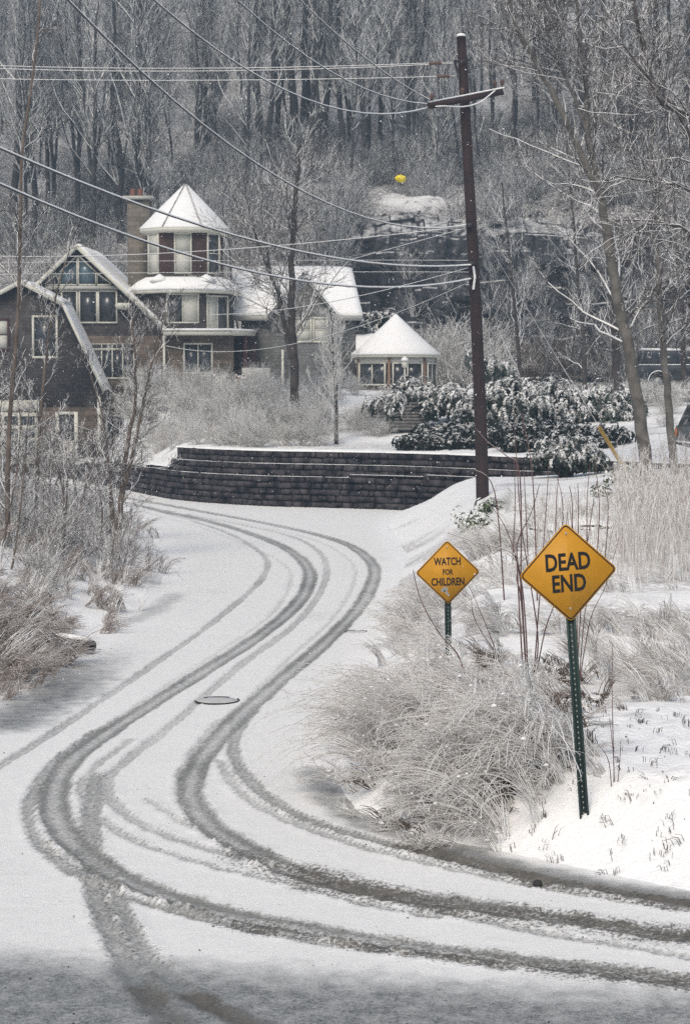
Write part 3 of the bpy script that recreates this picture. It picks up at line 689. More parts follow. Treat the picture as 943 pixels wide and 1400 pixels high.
ev_px('spreading snow-laden evergreen in front of the round sunroom', 572, 590, 72,
      [(545,545,.85,0),(575,540,.95,.3),(600,545,.9,-.2),(520,555,.7,.3),(560,528,.7,.6),(590,558,.6,-.6),(535,562,.6,-.4),(612,536,.6,.4)], 1)
ev_px('snow-laden evergreen just left of the pole, beside the sunroom evergreen', 640, 598, 71,
      [(622,545,.8,0),(645,548,.9,.2),(662,540,.7,.5),(638,562,.7,-.4),(660,565,.7,-.3)], 2)
ev_px('broad snow-laden evergreen just right of the utility pole', 705, 598, 70,
      [(682,540,.9,0),(705,528,.9,.4),(725,540,.95,.2),(700,555,.85,-.4),(735,555,.8,-.3),(682,568,.6,-.5),(712,572,.6,-.6)], 3)
ev_px('snow-laden evergreen between the pole and the leaning tree', 775, 596, 71,
      [(755,535,.8,.4),(778,545,.9,0),(800,548,.8,.2),(762,560,.8,-.4),(790,565,.8,-.3),(770,575,.6,-.6)], 4)
ev_px('pale snowy evergreen left of the leaning tree trunk', 840, 592, 71,
      [(820,540,.8,.3),(842,545,.9,0),(860,552,.7,.2),(830,562,.8,-.4),(855,570,.7,-.3)], 5, mat='ever_p')
ev_px('low domed weeping evergreen by the right end of the wall', 775, 645, 57.2,
      [(775,610,.62,0),(748,618,.55,.1),(800,618,.55,.1),(735,628,.45,-.1),(815,628,.42,-.1),(765,625,.6,-.4),(790,626,.55,-.4)], 6, leafL=.085, nf=70, nl=60)
for (x, y, Y, k), lab in zip(((600, 520, 94, 2.3), (628, 520, 95, 2.6), (655, 525, 93, 1.7)), ('left', 'tallest middle', 'right')):
    b = P(x, y, Y); put(BUSH_P[int(k*10) % 3], 'tall_frosted_shrub', lab + ' one of three tall frosted shrubs behind the round sunroom', 'shrub', b[0], Y, k)
ev_px('dark evergreen hedge bush behind the link roof of the sunroom', 505, 500, 92,
      [(490,440,.9,0),(510,438,.9,.2),(528,436,.8,0),(500,455,.9,-.2),(522,455,.8,0)], 8, leafL=.14, nf=50)
ev_px('snowy hedge bush at the right below the parked car', 905, 560, 76,
      [(890,545,.7,0),(912,540,.8,.2),(935,545,.7,0),(900,562,.7,-.3),(925,566,.7,-.2)], 9, mat='ever_p', nf=50)
ev_px('pale snowy bush right of the sunroom, under the cliff', 668, 520, 88,
      [(650,490,.8,0),(668,500,.9,0),(690,505,.8,.2)], 10, mat='ever_p', nf=50)
ev_px('evergreen hedge coloured dark as shade below the row of snowy evergreens, left part', 600, 612, 66.2,
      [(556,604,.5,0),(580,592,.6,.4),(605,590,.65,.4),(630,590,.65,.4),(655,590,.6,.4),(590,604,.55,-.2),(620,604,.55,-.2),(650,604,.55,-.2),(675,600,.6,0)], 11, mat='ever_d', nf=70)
ev_px('evergreen hedge coloured dark as shade below the row of snowy evergreens, right part', 760, 612, 64.0,
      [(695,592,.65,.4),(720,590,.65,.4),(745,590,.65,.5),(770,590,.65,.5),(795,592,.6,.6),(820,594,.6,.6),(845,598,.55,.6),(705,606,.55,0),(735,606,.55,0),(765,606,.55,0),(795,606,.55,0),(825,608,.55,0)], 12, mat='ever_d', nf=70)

for i in range(28):
    lft = i < 20
    x = rt.uniform(480, 570) if lft else rt.uniform(872, 960); Y = rt.uniform(70, 82) if lft else rt.uniform(62, 80); b = P(x, 600, Y)
    if not lft and Y < 60: continue
    put(rt.choice(BUSH_P), 'frosted_brush', 'frosted brush below the round sunroom beside the timber terrace' if lft else 'frosted brush on the terrace right of the evergreens, below the parked car', 'shrub', b[0], Y, rt.uniform(.35, .75), 'frosted brush below the sunroom' if lft else 'frosted brush right of the evergreens')
# ------------------------------------------------------------------ retaining wall
rw = thing('retaining_wall', 'long curved dark stone retaining wall with snow on its ledges', 'wall', (0, 65, 0))
def wall_top(X): return float(np.interp(X, [-13.2, -11, -9.6, -7.2, -6.3, -6.0, 9, 13], [.55, .75, .98, 1.1, 1.2, 1.88, 1.88, 2.05]))
arc = smooth_path(WALL, 16)
s_ = np.concatenate([[0], np.cumsum(np.linalg.norm(np.diff(arc, axis=0), axis=1))])
def on_wall(s): return np.array([np.interp(s, s_, arc[:, 0]), np.interp(s, s_, arc[:, 1])])
def wall_frame(s):
    a, b = on_wall(s - .1), on_wall(s + .1); t = (b-a)/np.linalg.norm(b-a); n = np.array([t[1], -t[0]])
    return on_wall(s), t, (n if n[1] < 0 else -n)
sA, sB = float(np.interp(-13.0, arc[:, 0], s_)), float(np.interp(12.4, arc[:, 0], s_))
body = MB(); coping = []
LEDGE = [(0.0, .09), (1.04, .045), (1.46, 0.0)]     # foot height of each tier, how far it stands forward
ns = 90; ss = np.linspace(sA, sB, ns)
for a_, b_ in zip(ss[:-1], ss[1:]):
    p0, t0, n0 = wall_frame(a_); p1, t1, n1 = wall_frame(b_); tp = wall_top((p0[0]+p1[0])/2)
    for z0, out in LEDGE:
        if z0 > tp: continue
        z1 = min(tp, {0.0: 1.04, 1.04: 1.46, 1.46: 9}[z0]) 
        z0b = -.3 if z0 == 0 else z0 - .02
        o_ = out - .11
        pts = [(*(p0 + n0*o_), z0b), (*(p1 + n1*o_), z0b), (*(p1 - n1*.45), z0b), (*(p0 - n0*.45), z0b)]
        body.prism(pts, (0, 0, z1 - .03 - z0b))
body.build('core', M['mortar'], rw, local=(0, 65, 0))
rs_ = random.Random(5)
def stone_box(mb, s0, s1, z0, z1, out):
    p, t, n = wall_frame((s0+s1)/2); pr = out + rs_.uniform(-.02, .05); w2 = (s1-s0)/2 - .012
    j4 = [rs_.uniform(-.025, .02) for _ in range(4)]; a = [(-w2, z0+.01+j4[0]), (w2, z0+.01+j4[1]), (w2, z1-.01-j4[2]), (-w2, z1-.01-j4[3])]
    ins = .03; v = []
    for u, z in a: q = p + t*u + n*(out - .13); v.append((*q, z))
    for (u, z), (du, dz) in zip(a, ((1, 1), (-1, 1), (-1, -1), (1, -1))):
        q = p + t*(u + du*ins*rs_.uniform(.3, 1.2)) + n*pr; v.append((*q, z + dz*ins*rs_.uniform(.2, 1)))
    mb.add(v, [(4,5,6,7),(0,1,5,4),(1,2,6,5),(2,3,7,6),(3,0,4,7)])
stones = []
for z0, out in LEDGE:
    zt_ = {0.0: 1.04, 1.04: 1.46, 1.46: 1.88}[z0]; z = z0
    rows = {0.0: 5, 1.04: 2, 1.46: 2}[z0]; hgt = (zt_-z0)/rows
    for r_i in range(rows):
        s = sA + rs_.uniform(0, .3)
        while s < sB:
            L_ = rs_.choice([.2, .28, .35, .45, .6, .85])*rs_.uniform(.85, 1.15); X = on_wall(s)[0]
            if z + hgt <= wall_top(X) + .02: stones.append((s, min(s+L_, sB), z, z+hgt, out))
            s += L_
        z += hgt
def big(st): 
    p = on_wall((st[0]+st[1])/2); vis = 1.0 if -6.5 < p[0] < 5.5 else .35
    return -(st[1]-st[0])*(st[3]-st[2])/p[1]**2*vis
stones.sort(key=big)
for st in stones[:300]:
    mb = MB(); stone_box(mb, *st); mb.build('stone', M['stone'], rw, local=(0, 65, 0))
mb = MB()
for st in stones[300:]: stone_box(mb, *st)
tag(mb.build('small_stones', M['stone'], rw, local=(0, 65, 0)), kind='stuff')
def ledge_snow(s0, s1, z, out, back, h=.05, name='ledge_snow'):
    mb = MB(); q = np.linspace(s0, s1, max(3, int((s1-s0)/.35))); V = []; 
    for s in q:
        p, t, n = wall_frame(s); e = rs_.uniform(-.03, .03); hh = h*rs_.uniform(.6, 1.35)
        for dn, dz in ((out+e, 0), (out+e-.01, hh*.7), (out-.07, hh), (back, hh*.9)): V.append((*(p + n*dn), z + dz - .012))
    f = [(i*4+j, (i+1)*4+j, (i+1)*4+j+1, i*4+j+1) for i in range(len(q)-1) for j in range(3)]
    mb.add(V, f); mb.build(name, M['snow'], rw, True, local=(0, 65, 0))
def sx(X): return float(np.interp(X, arc[:, 0], s_))
ledge_snow(sx(-6.0), sx(12), 1.46, .058, .0, .014); ledge_snow(sx(-11), sx(.15), 1.04, .10, .04, .014)
ledge_snow(sx(.2), sx(2.6), 1.14, .11, .06, .014); ledge_snow(sx(2.7), sx(5.5), 1.2, .11, .06, .014)
ledge_snow(sx(-6.0), sx(12.2), 1.88, .02, -.9, .06)
for a_, b_ in ((-13, -11), (-11, -9.5), (-9.5, -7.2), (-7.2, -6.1)): ledge_snow(sx(a_), sx(b_), wall_top((a_+b_)/2), .16, -.9, .07)

# ------------------------------------------------------------------ houses
def window_on(parent, A, B, u0, u1, z0, z1, cols, rows=1, fw=.07, glass='glass', alt=None, frame='trim', proud=.05, mull=.05, cols_at=None):
    """window in the wall running from plan point A to B (seen from outside, A left)"""
    A, B = np.array(A, float), np.array(B, float); t = (B-A)/np.linalg.norm(B-A); n = np.array([t[1], -t[0]])
    U = np.array([*t, 0]); N_ = np.array([*n, 0]); Vz = np.array([0, 0, 1.]); O = np.array([*A, 0])
    mb = MB(); q = lambda u, z, k: O + U*u + Vz*z + N_*k
    mb.obox(q(u0-fw, z0-fw, -.02), U, Vz, N_, u1-u0+2*fw, fw, proud+.03); mb.obox(q(u0-fw, z1, -.02), U, Vz, N_, u1-u0+2*fw, fw, proud+.02)
    mb.obox(q(u0-fw, z0, -.02), U, Vz, N_, fw, z1-z0, proud+.02); mb.obox(q(u1, z0, -.02), U, Vz, N_, fw, z1-z0, proud+.02)
    cw = (u1-u0)/cols; rh = (z1-z0)/rows
    for i in range(1, cols): mb.obox(q(u0+i*cw-mull/2, z0+.002, -.02), U, Vz, N_, mull, z1-z0-.004, proud+.01)
    for j in range(1, rows): mb.obox(q(u0+.002, z0+j*rh-mull*.4, -.02), U, Vz, N_, u1-u0-.004, mull*.8, proud)
    f = mb.build('window', M[frame], parent)
    for i in range(cols):
        for j in range(rows):
            g = MB(); g.obox(q(u0+i*cw+.01, z0+j*rh+.01, .004), U, Vz, N_, cw-.02, rh-.02, .012)
            g.build('pane', M[(alt or {}).get((i, j), glass)], f)
    return f
def wxz(x, y, Y): p = P(x, y, Y); return p[0], p[2]
def win_px(parent, x0, x1, y0, y1, Y, cols, rows=1, **kw):
    X0, zt = wxz(x0, y0, Y); X1, zb = wxz(x1, y1, Y)
    return window_on(parent, (X0, Y), (X0+1, Y), 0, X1-X0, zb, zt, cols, rows, **kw)
def poly_px(pts, Y): return [P(x, y, Y) for x, y in pts]
def slab(parent, name, a, b, c, d, th, mat, snow=None, over=.02):
    """roof slab a-b along the eave, d-c along the ridge; th thick downwards"""
    a, b, c, d = map(lambda q: np.array(q, float), (a, b, c, d)); n = np.cross(b-a, d-a); n /= np.linalg.norm(n); n = n if n[2] > 0 else -n
    mb = MB(); mb.prism([a, b, c, d], -n*th); r = mb.build(name, M[mat], parent)
    if snow:
        nu, nv = 22, 9; V = []; e1 = norm(b-a); e2 = norm(d-a)
        for j in range(nv+1):
            for i in range(nu+1):
                u, v_ = i/nu, j/nv; q = (a*(1-u)+b*u)*(1-v_) + (d*(1-u)+c*u)*v_
                edge = min(u, 1-u, v_+.03)*12; h_ = snow*min(1, .35 + edge)*(1 + .35*math.sin(7*u+3*v_)*math.cos(5*v_+2*u))
                if v_ == 0: q = q - e2*over*(1+.8*math.sin(23*u))
                V.append(q + n*(h_ + .005))
        f = [(j*(nu+1)+i, j*(nu+1)+i+1, (j+1)*(nu+1)+i+1, (j+1)*(nu+1)+i) for j in range(nv) for i in range(nu)]
        sm = MB(); sm.add(V, f)
        rim = [i for i in range(nu+1)] + [(j)*(nu+1)+nu for j in range(1, nv+1)] + [nv*(nu+1)+i for i in range(nu-1, -1, -1)] + [j*(nu+1) for j in range(nv-1, 0, -1)]
        base = [np.array(V[i]) - n*snow for i in rim]; k = len(V)
        sm.add(base, [])
        m_ = len(rim)
        for i in range(m_): sm.f.append([rim[i], k+i, k+(i+1) % m_, rim[(i+1) % m_]])
        sm.build('snow_cover', M['snow'], r, True)
    return r
# --- main house with the big glazed gable, turret and right wing
hs_ = thing('house', 'large dark-shingled house with glazed gable, snow-capped turret and stone chimney', 'house', (0, 0, 0))
YB = 87.0
zg = 2.6
ap, el_, er = P(107, 335, YB), P(-13, 449, YB), P(227, 449, YB)
xl, xr = P(-2, 450, YB)[0], P(225, 450, YB)[0]
mb = MB(); mb.prism([(xl, YB, zg), (xr, YB, zg), (xr, YB, er[2]+.0), (ap[0], YB, ap[2]-.22), (xl, YB, el_[2]+.1)], (0, 9, 0)); mb.build('gable_wall', M['shingle'], hs_)
mb = MB(); zs = P(150, 452, YB)[2]; mb.box(xl+.02, xr+.03, YB-.06, YB+.5, zg, P(150, 459, YB)[2]); mb.build('lower_wall', M['house_stone'], hs_)
for e, nm in ((el_, 'l'), (er, 'r')):
    s = 1 if nm == 'r' else -1
    a, b = np.array([e[0], YB-.35, e[2]]), np.array([e[0], YB+9.2, e[2]]); c, d = np.array([ap[0], YB+9.2, ap[2]]), np.array([ap[0], YB-.35, ap[2]])
    slab(hs_, 'roof', a, b, c, d, .12, 'roof', .10)
    mb = MB(); o1, o2 = np.array([e[0], YB-.42, e[2]]), np.array([ap[0], YB-.42, ap[2]])
    mb.prism([o1 + (0, 0, .03), o2 + (0, 0, .03), o2 - (0, 0, .20), o1 - (0, 0, .20)], (0, .10, 0)); mb.build('bargeboard', M['trim'], hs_)
# glazing of the gable
def rake(x): return 335 + abs(x-107)*.95 + 15
def pane_poly(xa, xb, yb_, glass, parent):
    xm = [xa] + ([107] if xa < 107 < xb else []) + [xb]
    pts = [(xa, yb_), (xb, yb_)] + [(x, rake(x)) for x in xm[::-1]]
    pts = [(x, min(y, yb_-.5)) for x, y in pts]
    w_ = MB(); q = [np.array(p) + (0, -.02, 0) for p in poly_px(pts, YB)]
    for i in range(len(q)):
        a, b = q[i], q[(i+1) % len(q)]; L_ = np.linalg.norm(b-a)
        if L_ < .08: continue
        t = (b-a)/L_; w_.obox(a + (0, -.07, 0) - t*.02, t, np.cross((0, 1, 0), t), (0, 1, 0), L_+.04, .065, .08)
    f = w_.build('window', M['trim'], parent)
    g = MB(); g.prism(q, (0, .01, 0)); g.build('pane', M[glass], f)
for xa, xb, g_ in ((63, 80, 'glass'), (83, 105, 'glass_sky'), (109, 131, 'glass_sky'), (134, 152, 'glass')): pane_poly(xa, xb, 389, g_, hs_)
mb = MB(); X0, z0 = wxz(62, 396, YB); X1, z1 = wxz(166, 391, YB); mb.box(X0, X1, YB-.14, YB-.005, z0, z1); mb.build('gable_beam', M['trim_g'], hs_)
for xa, xb in ((86, 105), (110, 132), (136, 159)): win_px(hs_, xa, xb, 399, 440, YB, 1, 1, fw=.07)
win_px(hs_, 125, 183, 479, 516, YB-.06, 4, 1, glass='glass'); win_px(hs_, 125, 183, 471, 476, YB-.06, 4, 1, fw=.04)
mb = MB(); X0 = wxz(223.5, 450, YB)[0]; mb.box(X0, X0+.10, YB-.25, YB-.14, zg, P(225, 452, YB)[2]); mb.build('corner_post', M['trim'], hs_)
mb = MB(); X0, z0 = wxz(167, 424, YB); mb.lathe((X0+.1, YB-.2, z0), [(.0, 0), (.32, .04), (.40, .18), (.34, .30)], 12); 
d_ = mb.build('satellite_dish', M['trim'], hs_)
# chimney
ch = MB(); X0, zc = wxz(174, 268, 90); X1, _ = wxz(204, 268, 90); ch.box(X0, X1, 90, 91.3, 3, zc-.15)
chim = ch.build('chimney', M['chim'], hs_)
mb = MB(); mb.box(X0-.18, X1+.18, 89.85, 91.45, zc-.15, zc); mb.build('cap', M['trim_g'], chim)
for xx in (182, 192):
    mb = MB(); c, _ = wxz(xx, 268, 90.6); mb.lathe((c, 90.6, zc), [(.13, 0), (.15, .08), (.12, .12), (.14, .32), (.11, .38)], 10); mb.build('chimney_pot', M['terracotta'], chim)
# turret
TX, TY = wxz(254, 400, 88.6)[0], 88.9
def cham(hw, fh): return [(-fh, -hw), (fh, -hw), (hw, -fh), (hw, fh), (fh, hw), (-fh, hw), (-hw, fh), (-hw, -fh)]
def ring(hw, fh, z): return [(TX+x, TY+y, z) for x, y in cham(hw, fh)]
def loft(mb, rings):
    v = [q for r in rings for q in r]; k = len(rings[0]); f = []
    for j in range(len(rings)-1):
        for i in range(k): f.append((j*k+i, j*k+(i+1) % k, (j+1)*k+(i+1) % k, (j+1)*k+i))
    f.append(list(range(k))[::-1]); f.append([(len(rings)-1)*k+i for i in range(k)]); return mb.add(v, f)
zz = lambda y, Y=87.2: P(254, y, Y)[2]
mb = MB(); loft(mb, [ring(1.62, 1.02, zz(396)), ring(1.62, 1.02, zz(314))]); mb.build('turret_wall', M['shingle_m'], hs_)
mb = MB(); loft(mb, [ring(1.66, 1.04, zz(396)), ring(1.66, 1.04, zz(374))]); mb.build('turret_band', M['shingle'], hs_)
mb = MB(); loft(mb, [ring(1.70, 1.06, zz(318)), ring(1.98, .86, zz(316)), ring(1.98, .86, zz(311))]); mb.build('turret_eave', M['trim'], hs_)
mb = MB(); loft(mb, [ring(1.99, .87, zz(311)), ring(1.99, .87, zz(310.3)), ring(1.0, .43, zz(277)), ring(.07, .03, zz(247))]); tr_ = mb.build('turret_roof', M['snow'], hs_)
for s in (-1, 1):                          # dark hip seams showing through the snow
    mb = MB(); a, b = np.array([TX + s*.87, TY - 1.99, zz(310)]), np.array([TX + s*.03, TY - .07, zz(247)])
    m0 = np.array([TX + s*.43, TY - 1.0, zz(277)]); mb.tube([a + (0, -.01, .0), m0 + (0, -.01, .0), b + (0, -.01, .0)], .035, 6); mb.build('hip_seam', M['timber'], tr_)
fy = TY - 1.62
window_on(hs_, (TX-1.02, fy), (TX+1.02, fy), .70, 1.34, zz(372), zz(320), 1, 2, glass='curtain', fw=.07)
cA, cB = (TX-1.62, TY-1.02), (TX-1.02, TY-1.62); window_on(hs_, cA, cB, .12, .72, zz(372), zz(320), 1, 2, glass='curtain', fw=.07)
cA, cB = (TX+1.02, TY-1.62), (TX+1.62, TY-1.02); window_on(hs_, cA, cB, .12, .72, zz(372), zz(320), 1, 2, glass='glass', fw=.07)
# skirt roof and bay below
mb = MB(); loft(mb, [ring(2.44, 1.01, zz(401)), ring(2.44, 1.01, zz(397.5)), ring(1.68, 1.05, zz(378))]); sk = mb.build('skirt_roof', M['trim'], hs_)
mb = MB(); loft(mb, [ring(2.46, 1.02, zz(397.2)), ring(2.47, 1.03, zz(394)), ring(2.1, 1.02, zz(384.5)), ring(1.72, 1.08, zz(378.5))]); mb.build('snow_cover', M['snow'], sk, True)
for s in (-1, 1):
    mb = MB(); mb.lathe((TX + s*1.03, TY-1.75, zz(382)), [(.45, -.1), (.3, .08), (.02, .24)], 8); mb.build('snow_heap', M['snow'], sk, True)
mb = MB(); loft(mb, [ring(2.1, .87, zz(458)), ring(2.1, .87, zz(400.5))]); mb.build('bay_wall', M['shingle'], hs_)
fy = TY - 2.1
window_on(hs_, (TX-.87, fy), (TX+.87, fy), .22, 1.54, zz(440, 86.8), zz(403, 86.8), 2, 1, glass='glass', alt={(1, 0): 'curtain'}, fw=.06)
cA, cB = (TX+.87, TY-2.1), (TX+2.1, TY-.87); window_on(hs_, cA, cB, .32, 1.44, zz(450, 87.4), zz(406, 87.4), 2, 1, glass='curtain', alt={(1, 0): 'glass'}, fw=.07)
# porch ledge and ground floor
mb = MB(); zl0, zl1 = zz(458, 86.2), zz(452, 86.2); xa, xb, xc_ = P(223, 455, 86.2)[0], P(315, 455, 86.2)[0], P(348, 455, 88)[0]
mb.prism([(xa, 86.2, zl0), (xb, 86.2, zl0), (xc_, 88.4, zl0), (xc_, 90, zl0), (xa, 90, zl0)], (0, 0, zl1-zl0)); lg = mb.build('porch_roof', M['trim'], hs_)
mb = MB(); mb.prism([(xa-.05, 86.14, zl1+.004), (xb+.03, 86.14, zl1+.004), (xc_+.05, 88.36, zl1+.004), (xc_+.05, 89.9, zl1+.004), (xa-.05, 89.9, zl1+.004)], (0, 0, .09)); mb.build('snow_cover', M['snow'], lg)
mb = MB(); xw = P(318, 490, 87)[0]; mb.box(xr+.05, xw, 86.95, 89.5, zg, zl0-.004); mb.build('ground_floor_wall', M['house_stone'], hs_)
mb = MB(); mb.box(xw+.02, P(350, 490, 88.6)[0], 88.6, 90, zg, zl0-.004); mb.build('porch_back_wall', M['shingle_m'], hs_)
mb = MB(); mb.box(P(333, 490, 87.6)[0], P(333, 490, 87.6)[0]+.16, 87.6, 87.76, zg, zl0-.004); mb.build('porch_post', M['maroon'], hs_)
win_px(hs_, 253, 289, 471, 509, 86.95, 2, 1, fw=.07)
# right wing
YW = 89.0
rz0, rz1 = P(400, 431, YW)[2], P(400, 367, YW+3.2)[2]
xL, xR = P(316, 430, YW)[0], P(496, 430, YW)[0]; xRr = P(481, 367, YW+3.2)[0]; xLr = P(318, 367, YW+3.2)[0]
xwl, xwr = P(330, 450, YW+.35)[0], P(485, 450, YW+.35)[0]
mb = MB(); mb.prism([(xwl, YW+.35, zg), (xwr, YW+.35, zg), (xwr, YW+6.2, zg), (xwl, YW+6.2, zg)], (0, 0, rz0-zg+.02)); mb.build('wing_wall', M['shingle_l'], hs_)
slab(hs_, 'wing_roof', (xL, YW, rz0), (xR, YW, rz0), (xRr, YW+3.2, rz1), (xLr, YW+3.2, rz1), .12, 'roof', .10)
slab(hs_, 'wing_roof', (xR, YW+6.4, rz0), (xL, YW+6.4, rz0), (xLr, YW+3.2, rz1), (xRr, YW+3.2, rz1), .12, 'roof', .10)
mb = MB(); mb.prism([(xwr-.02, YW+.4, rz0), (xwr-.02, YW+6.0, rz0), (xwr-.6, YW+3.2, rz1-.2)], (-.1, 0, 0)); mb.build('wing_gable', M['shingle_l'], hs_)
mb = MB(); mb.box(xL+.05, xR-.03, YW-.06, YW+.03, rz0-.24, rz0-.02); mb.build('eave_board', M['trim_g'], hs_)
gx, gzp = wxz(414, 373, YW-.8); gl, gr_ = wxz(366, 428, YW-.8)[0], wxz(462, 428, YW-.8)[0]; ge = P(414, 428, YW-.8)[2]
mb = MB(); mb.prism([(gl+.15, YW-.8, zg), (gr_-.15, YW-.8, zg), (gr_-.15, YW-.8, ge), (gx, YW-.8, gzp-.15), (gl+.15, YW-.8, ge)], (0, 2.8, 0)); mb.build('cross_gable_wall', M['shingle_l'], hs_)
for e in (gl, gr_):
    slab(hs_, 'cross_gable_roof', (e, YW-1.05, ge-.12), (e, YW+3.4, ge-.12), (gx, YW+3.4, gzp), (gx, YW-1.05, gzp), .1, 'trim_g', .08)
for xa, xb in ((404, 424), (430, 446)): win_px(hs_, xa, xb, 436, 466, YW-.8, 1, 2, fw=.08, glass='curtain', frame='trim')
mb = MB(); X0, z0 = wxz(331, 521, 86.8); X1, z1 = wxz(369, 503, 86.8); mb.box(X0, X1, 86.8, 87.8, z0, z1); mb.build('porch_panel', M['trim_g'], hs_)
mb = MB(); mb.box(wxz(385, 500, 87.9)[0], wxz(388, 500, 87.9)[0], 87.8, 87.92, zg, P(385, 478, 87.9)[2]); mb.build('porch_post', M['trim'], hs_)
# --- round sunroom
GX, GY = wxz(541, 490, 87.2)[0], 87.4
sr = thing('round_sunroom', 'round sunroom with snow-covered conical roof and orange cedar posts', 'sunroom', (GX, GY, 3.0))
zs_ = lambda y, Y=86: P(541, y, Y)[2] - 3.0
ze = zs_(488, 85.6); za = zs_(430, 87.4)
mb = MB(); mb.lathe((0, 0, 0), [(1.52, -.6), (1.52, ze-.02)], 24); mb.build('wall', M['house_stone'], sr)
mb = MB(); mb.lathe((0, 0, 0), [(1.76, zs_(497)), (1.76, ze-.01)], 24); mb.build('frieze', M['trim_g'], sr)
mb = MB(); mb.lathe((0, 0, 0), [(1.6, ze), (1.93, ze-.01), (1.95, ze+.10), (1.7, ze+.12)], 32); mb.build('eave', M['trim'], sr)
hgt = za - ze; mb = MB(); mb.lathe((0, 0, 0), [(1.98, ze+.10), (1.99, ze+.17), (1.55, ze+hgt*.27), (.95, ze+hgt*.56), (.42, ze+hgt*.82), (.06, za), (.0, za+.02)], 32); mb.build('snow_roof', M['snow'], sr, True)
for a_ in (-160, -101, -46, -3):
    a = math.radians(a_); mb = MB(); c = np.array([1.74*math.cos(a), 1.74*math.sin(a)]); mb.lathe((c[0], c[1], 0), [(.09, -.6), (.09, ze-.02)], 4, a+.785); mb.build('post', M['cedar'], sr)
for a0, a1, cols in ((-156, -105, 2), (-97, -50, 2), (-42, -7, 2)):
    A = (1.80*math.cos(math.radians(a0)), 1.80*math.sin(math.radians(a0))); B = (1.80*math.cos(math.radians(a1)), 1.80*math.sin(math.radians(a1)))
    L_ = math.dist(A, B); window_on(sr, A, B, .08, L_-.08, zs_(525), zs_(497.5), cols, 1, fw=.06)
mb = MB(); X0 = wxz(486, 487, 88.5)[0]-GX; slab(sr, 'link_roof', (X0, .6, ze), (-1.0, .6, ze), (-.6, 2.2, ze+1.0), (X0, 2.2, ze+1.0), .1, 'roof', .09)
mb = MB(); mb.box(X0+.05, -1.2, .9, 1.9, -.6, ze-.1); mb.build('link_wall', M['shingle_l'], sr)
# --- gambrel garage on the left
YA = 84.5
ga = thing('gambrel_garage', 'dark gambrel-roofed garage wing at far left with white-framed doors', 'garage', (0, 0, 0))
zf = .35
prof = [(-84, 533), (-27, 414), (30, 384), (87, 414), (143, 533)]
q = [P(x, y, YA) for x, y in prof]; xl, xr = P(-78, 560, YA)[0], P(137, 560, YA)[0]
mb = MB(); mb.prism([(xl, YA, zf+2.75), (xr, YA, zf+2.75), (xr, YA, q[4][2]), (q[3][0]-.08, YA, q[3][2]-.12), (q[2][0], YA, q[2][2]-.12), (q[1][0]+.08, YA, q[1][2]-.12), (xl, YA, q[0][2])], (0, 8, 0)); mb.build('gable_wall', M['shingle'], ga)
mb = MB(); mb.box(xl+.02, xr-.02, YA+.06, YA+8, zf-.4, zf+2.75); mb.build('ground_floor_wall', M['house_stone'], ga)
for i in range(4):
    a, b = q[i], q[i+1]
    lo, hi = (a, b) if a[2] < b[2] else (b, a)
    slab(ga, 'roof', lo + (0, -.3, 0), lo + (0, 8.2, 0), hi + (0, 8.2, 0), hi + (0, -.3, 0), .10, 'roof', .10 if i in (1, 2) else .04)
    mb = MB(); mb.prism([lo + (0, -.36, .04), hi + (0, -.36, .04), hi + (0, -.36, -.16), lo + (0, -.36, -.16)], (0, .08, 0)); mb.build('bargeboard', M['trim'], ga)
win_px(ga, 47, 77, 434, 487, YA, 1, 1, fw=.09); win_px(ga, -4, 11, 438, 477, YA, 1, 2, fw=.08, frame='maroon', glass='curtain')
mb = MB(); X0, z0 = wxz(-20, 562, YA); X1, z1 = wxz(54, 547, YA); mb.box(X0, X1, YA-.12, YA+.07, z0, z1); mb.build('door_header', M['trim'], ga)
X0, z0 = wxz(-18, 634, YA); X1, z1 = wxz(52, 563, YA); mb = MB(); mb.box(X0, X1, YA-.06, YA+.05, z0, z1); gd = mb.build('garage_door', M['trim'], ga)
for i in range(3):
    for j in range(3):
        ua, ub = wxz(-16 + i*23, 570, YA)[0], wxz(-16 + i*23 + 18, 570, YA)[0]; va, vb = wxz(0, 581+j*17, YA)[1], wxz(0, 569+j*17, YA)[1]
        mb = MB(); mb.box(ua, ub, YA-.075, YA-.06, va, vb); mb.build('pane', M['glass'], gd)
X0, z0 = wxz(79, 634, YA); X1, z1 = wxz(105, 563, YA); mb = MB()
mb.box(X0-.06, X0+.10, YA-.06, YA+.05, z0, z1); mb.box(X1-.10, X1+.06, YA-.06, YA+.05, z0, z1); mb.box(X0+.1, X1-.1, YA-.06, YA+.05, z1-.12, z1); mb.box(X0+.1, X1-.1, YA-.04, YA+.05, z0, z0+1.0)
dr_ = mb.build('side_door', M['trim'], ga)
mb = MB(); mb.box(X0+.1, X1-.1, YA-.01, YA+.05, z0+1.0, z1-.12); mb.build('pane', M['glass'], dr_)
mb = MB(); mb.box(xr-.10, xr+.03, YA-.08, YA+.05, zf-.3, q[4][2]-.3); mb.build('corner_board', M['trim'], ga)

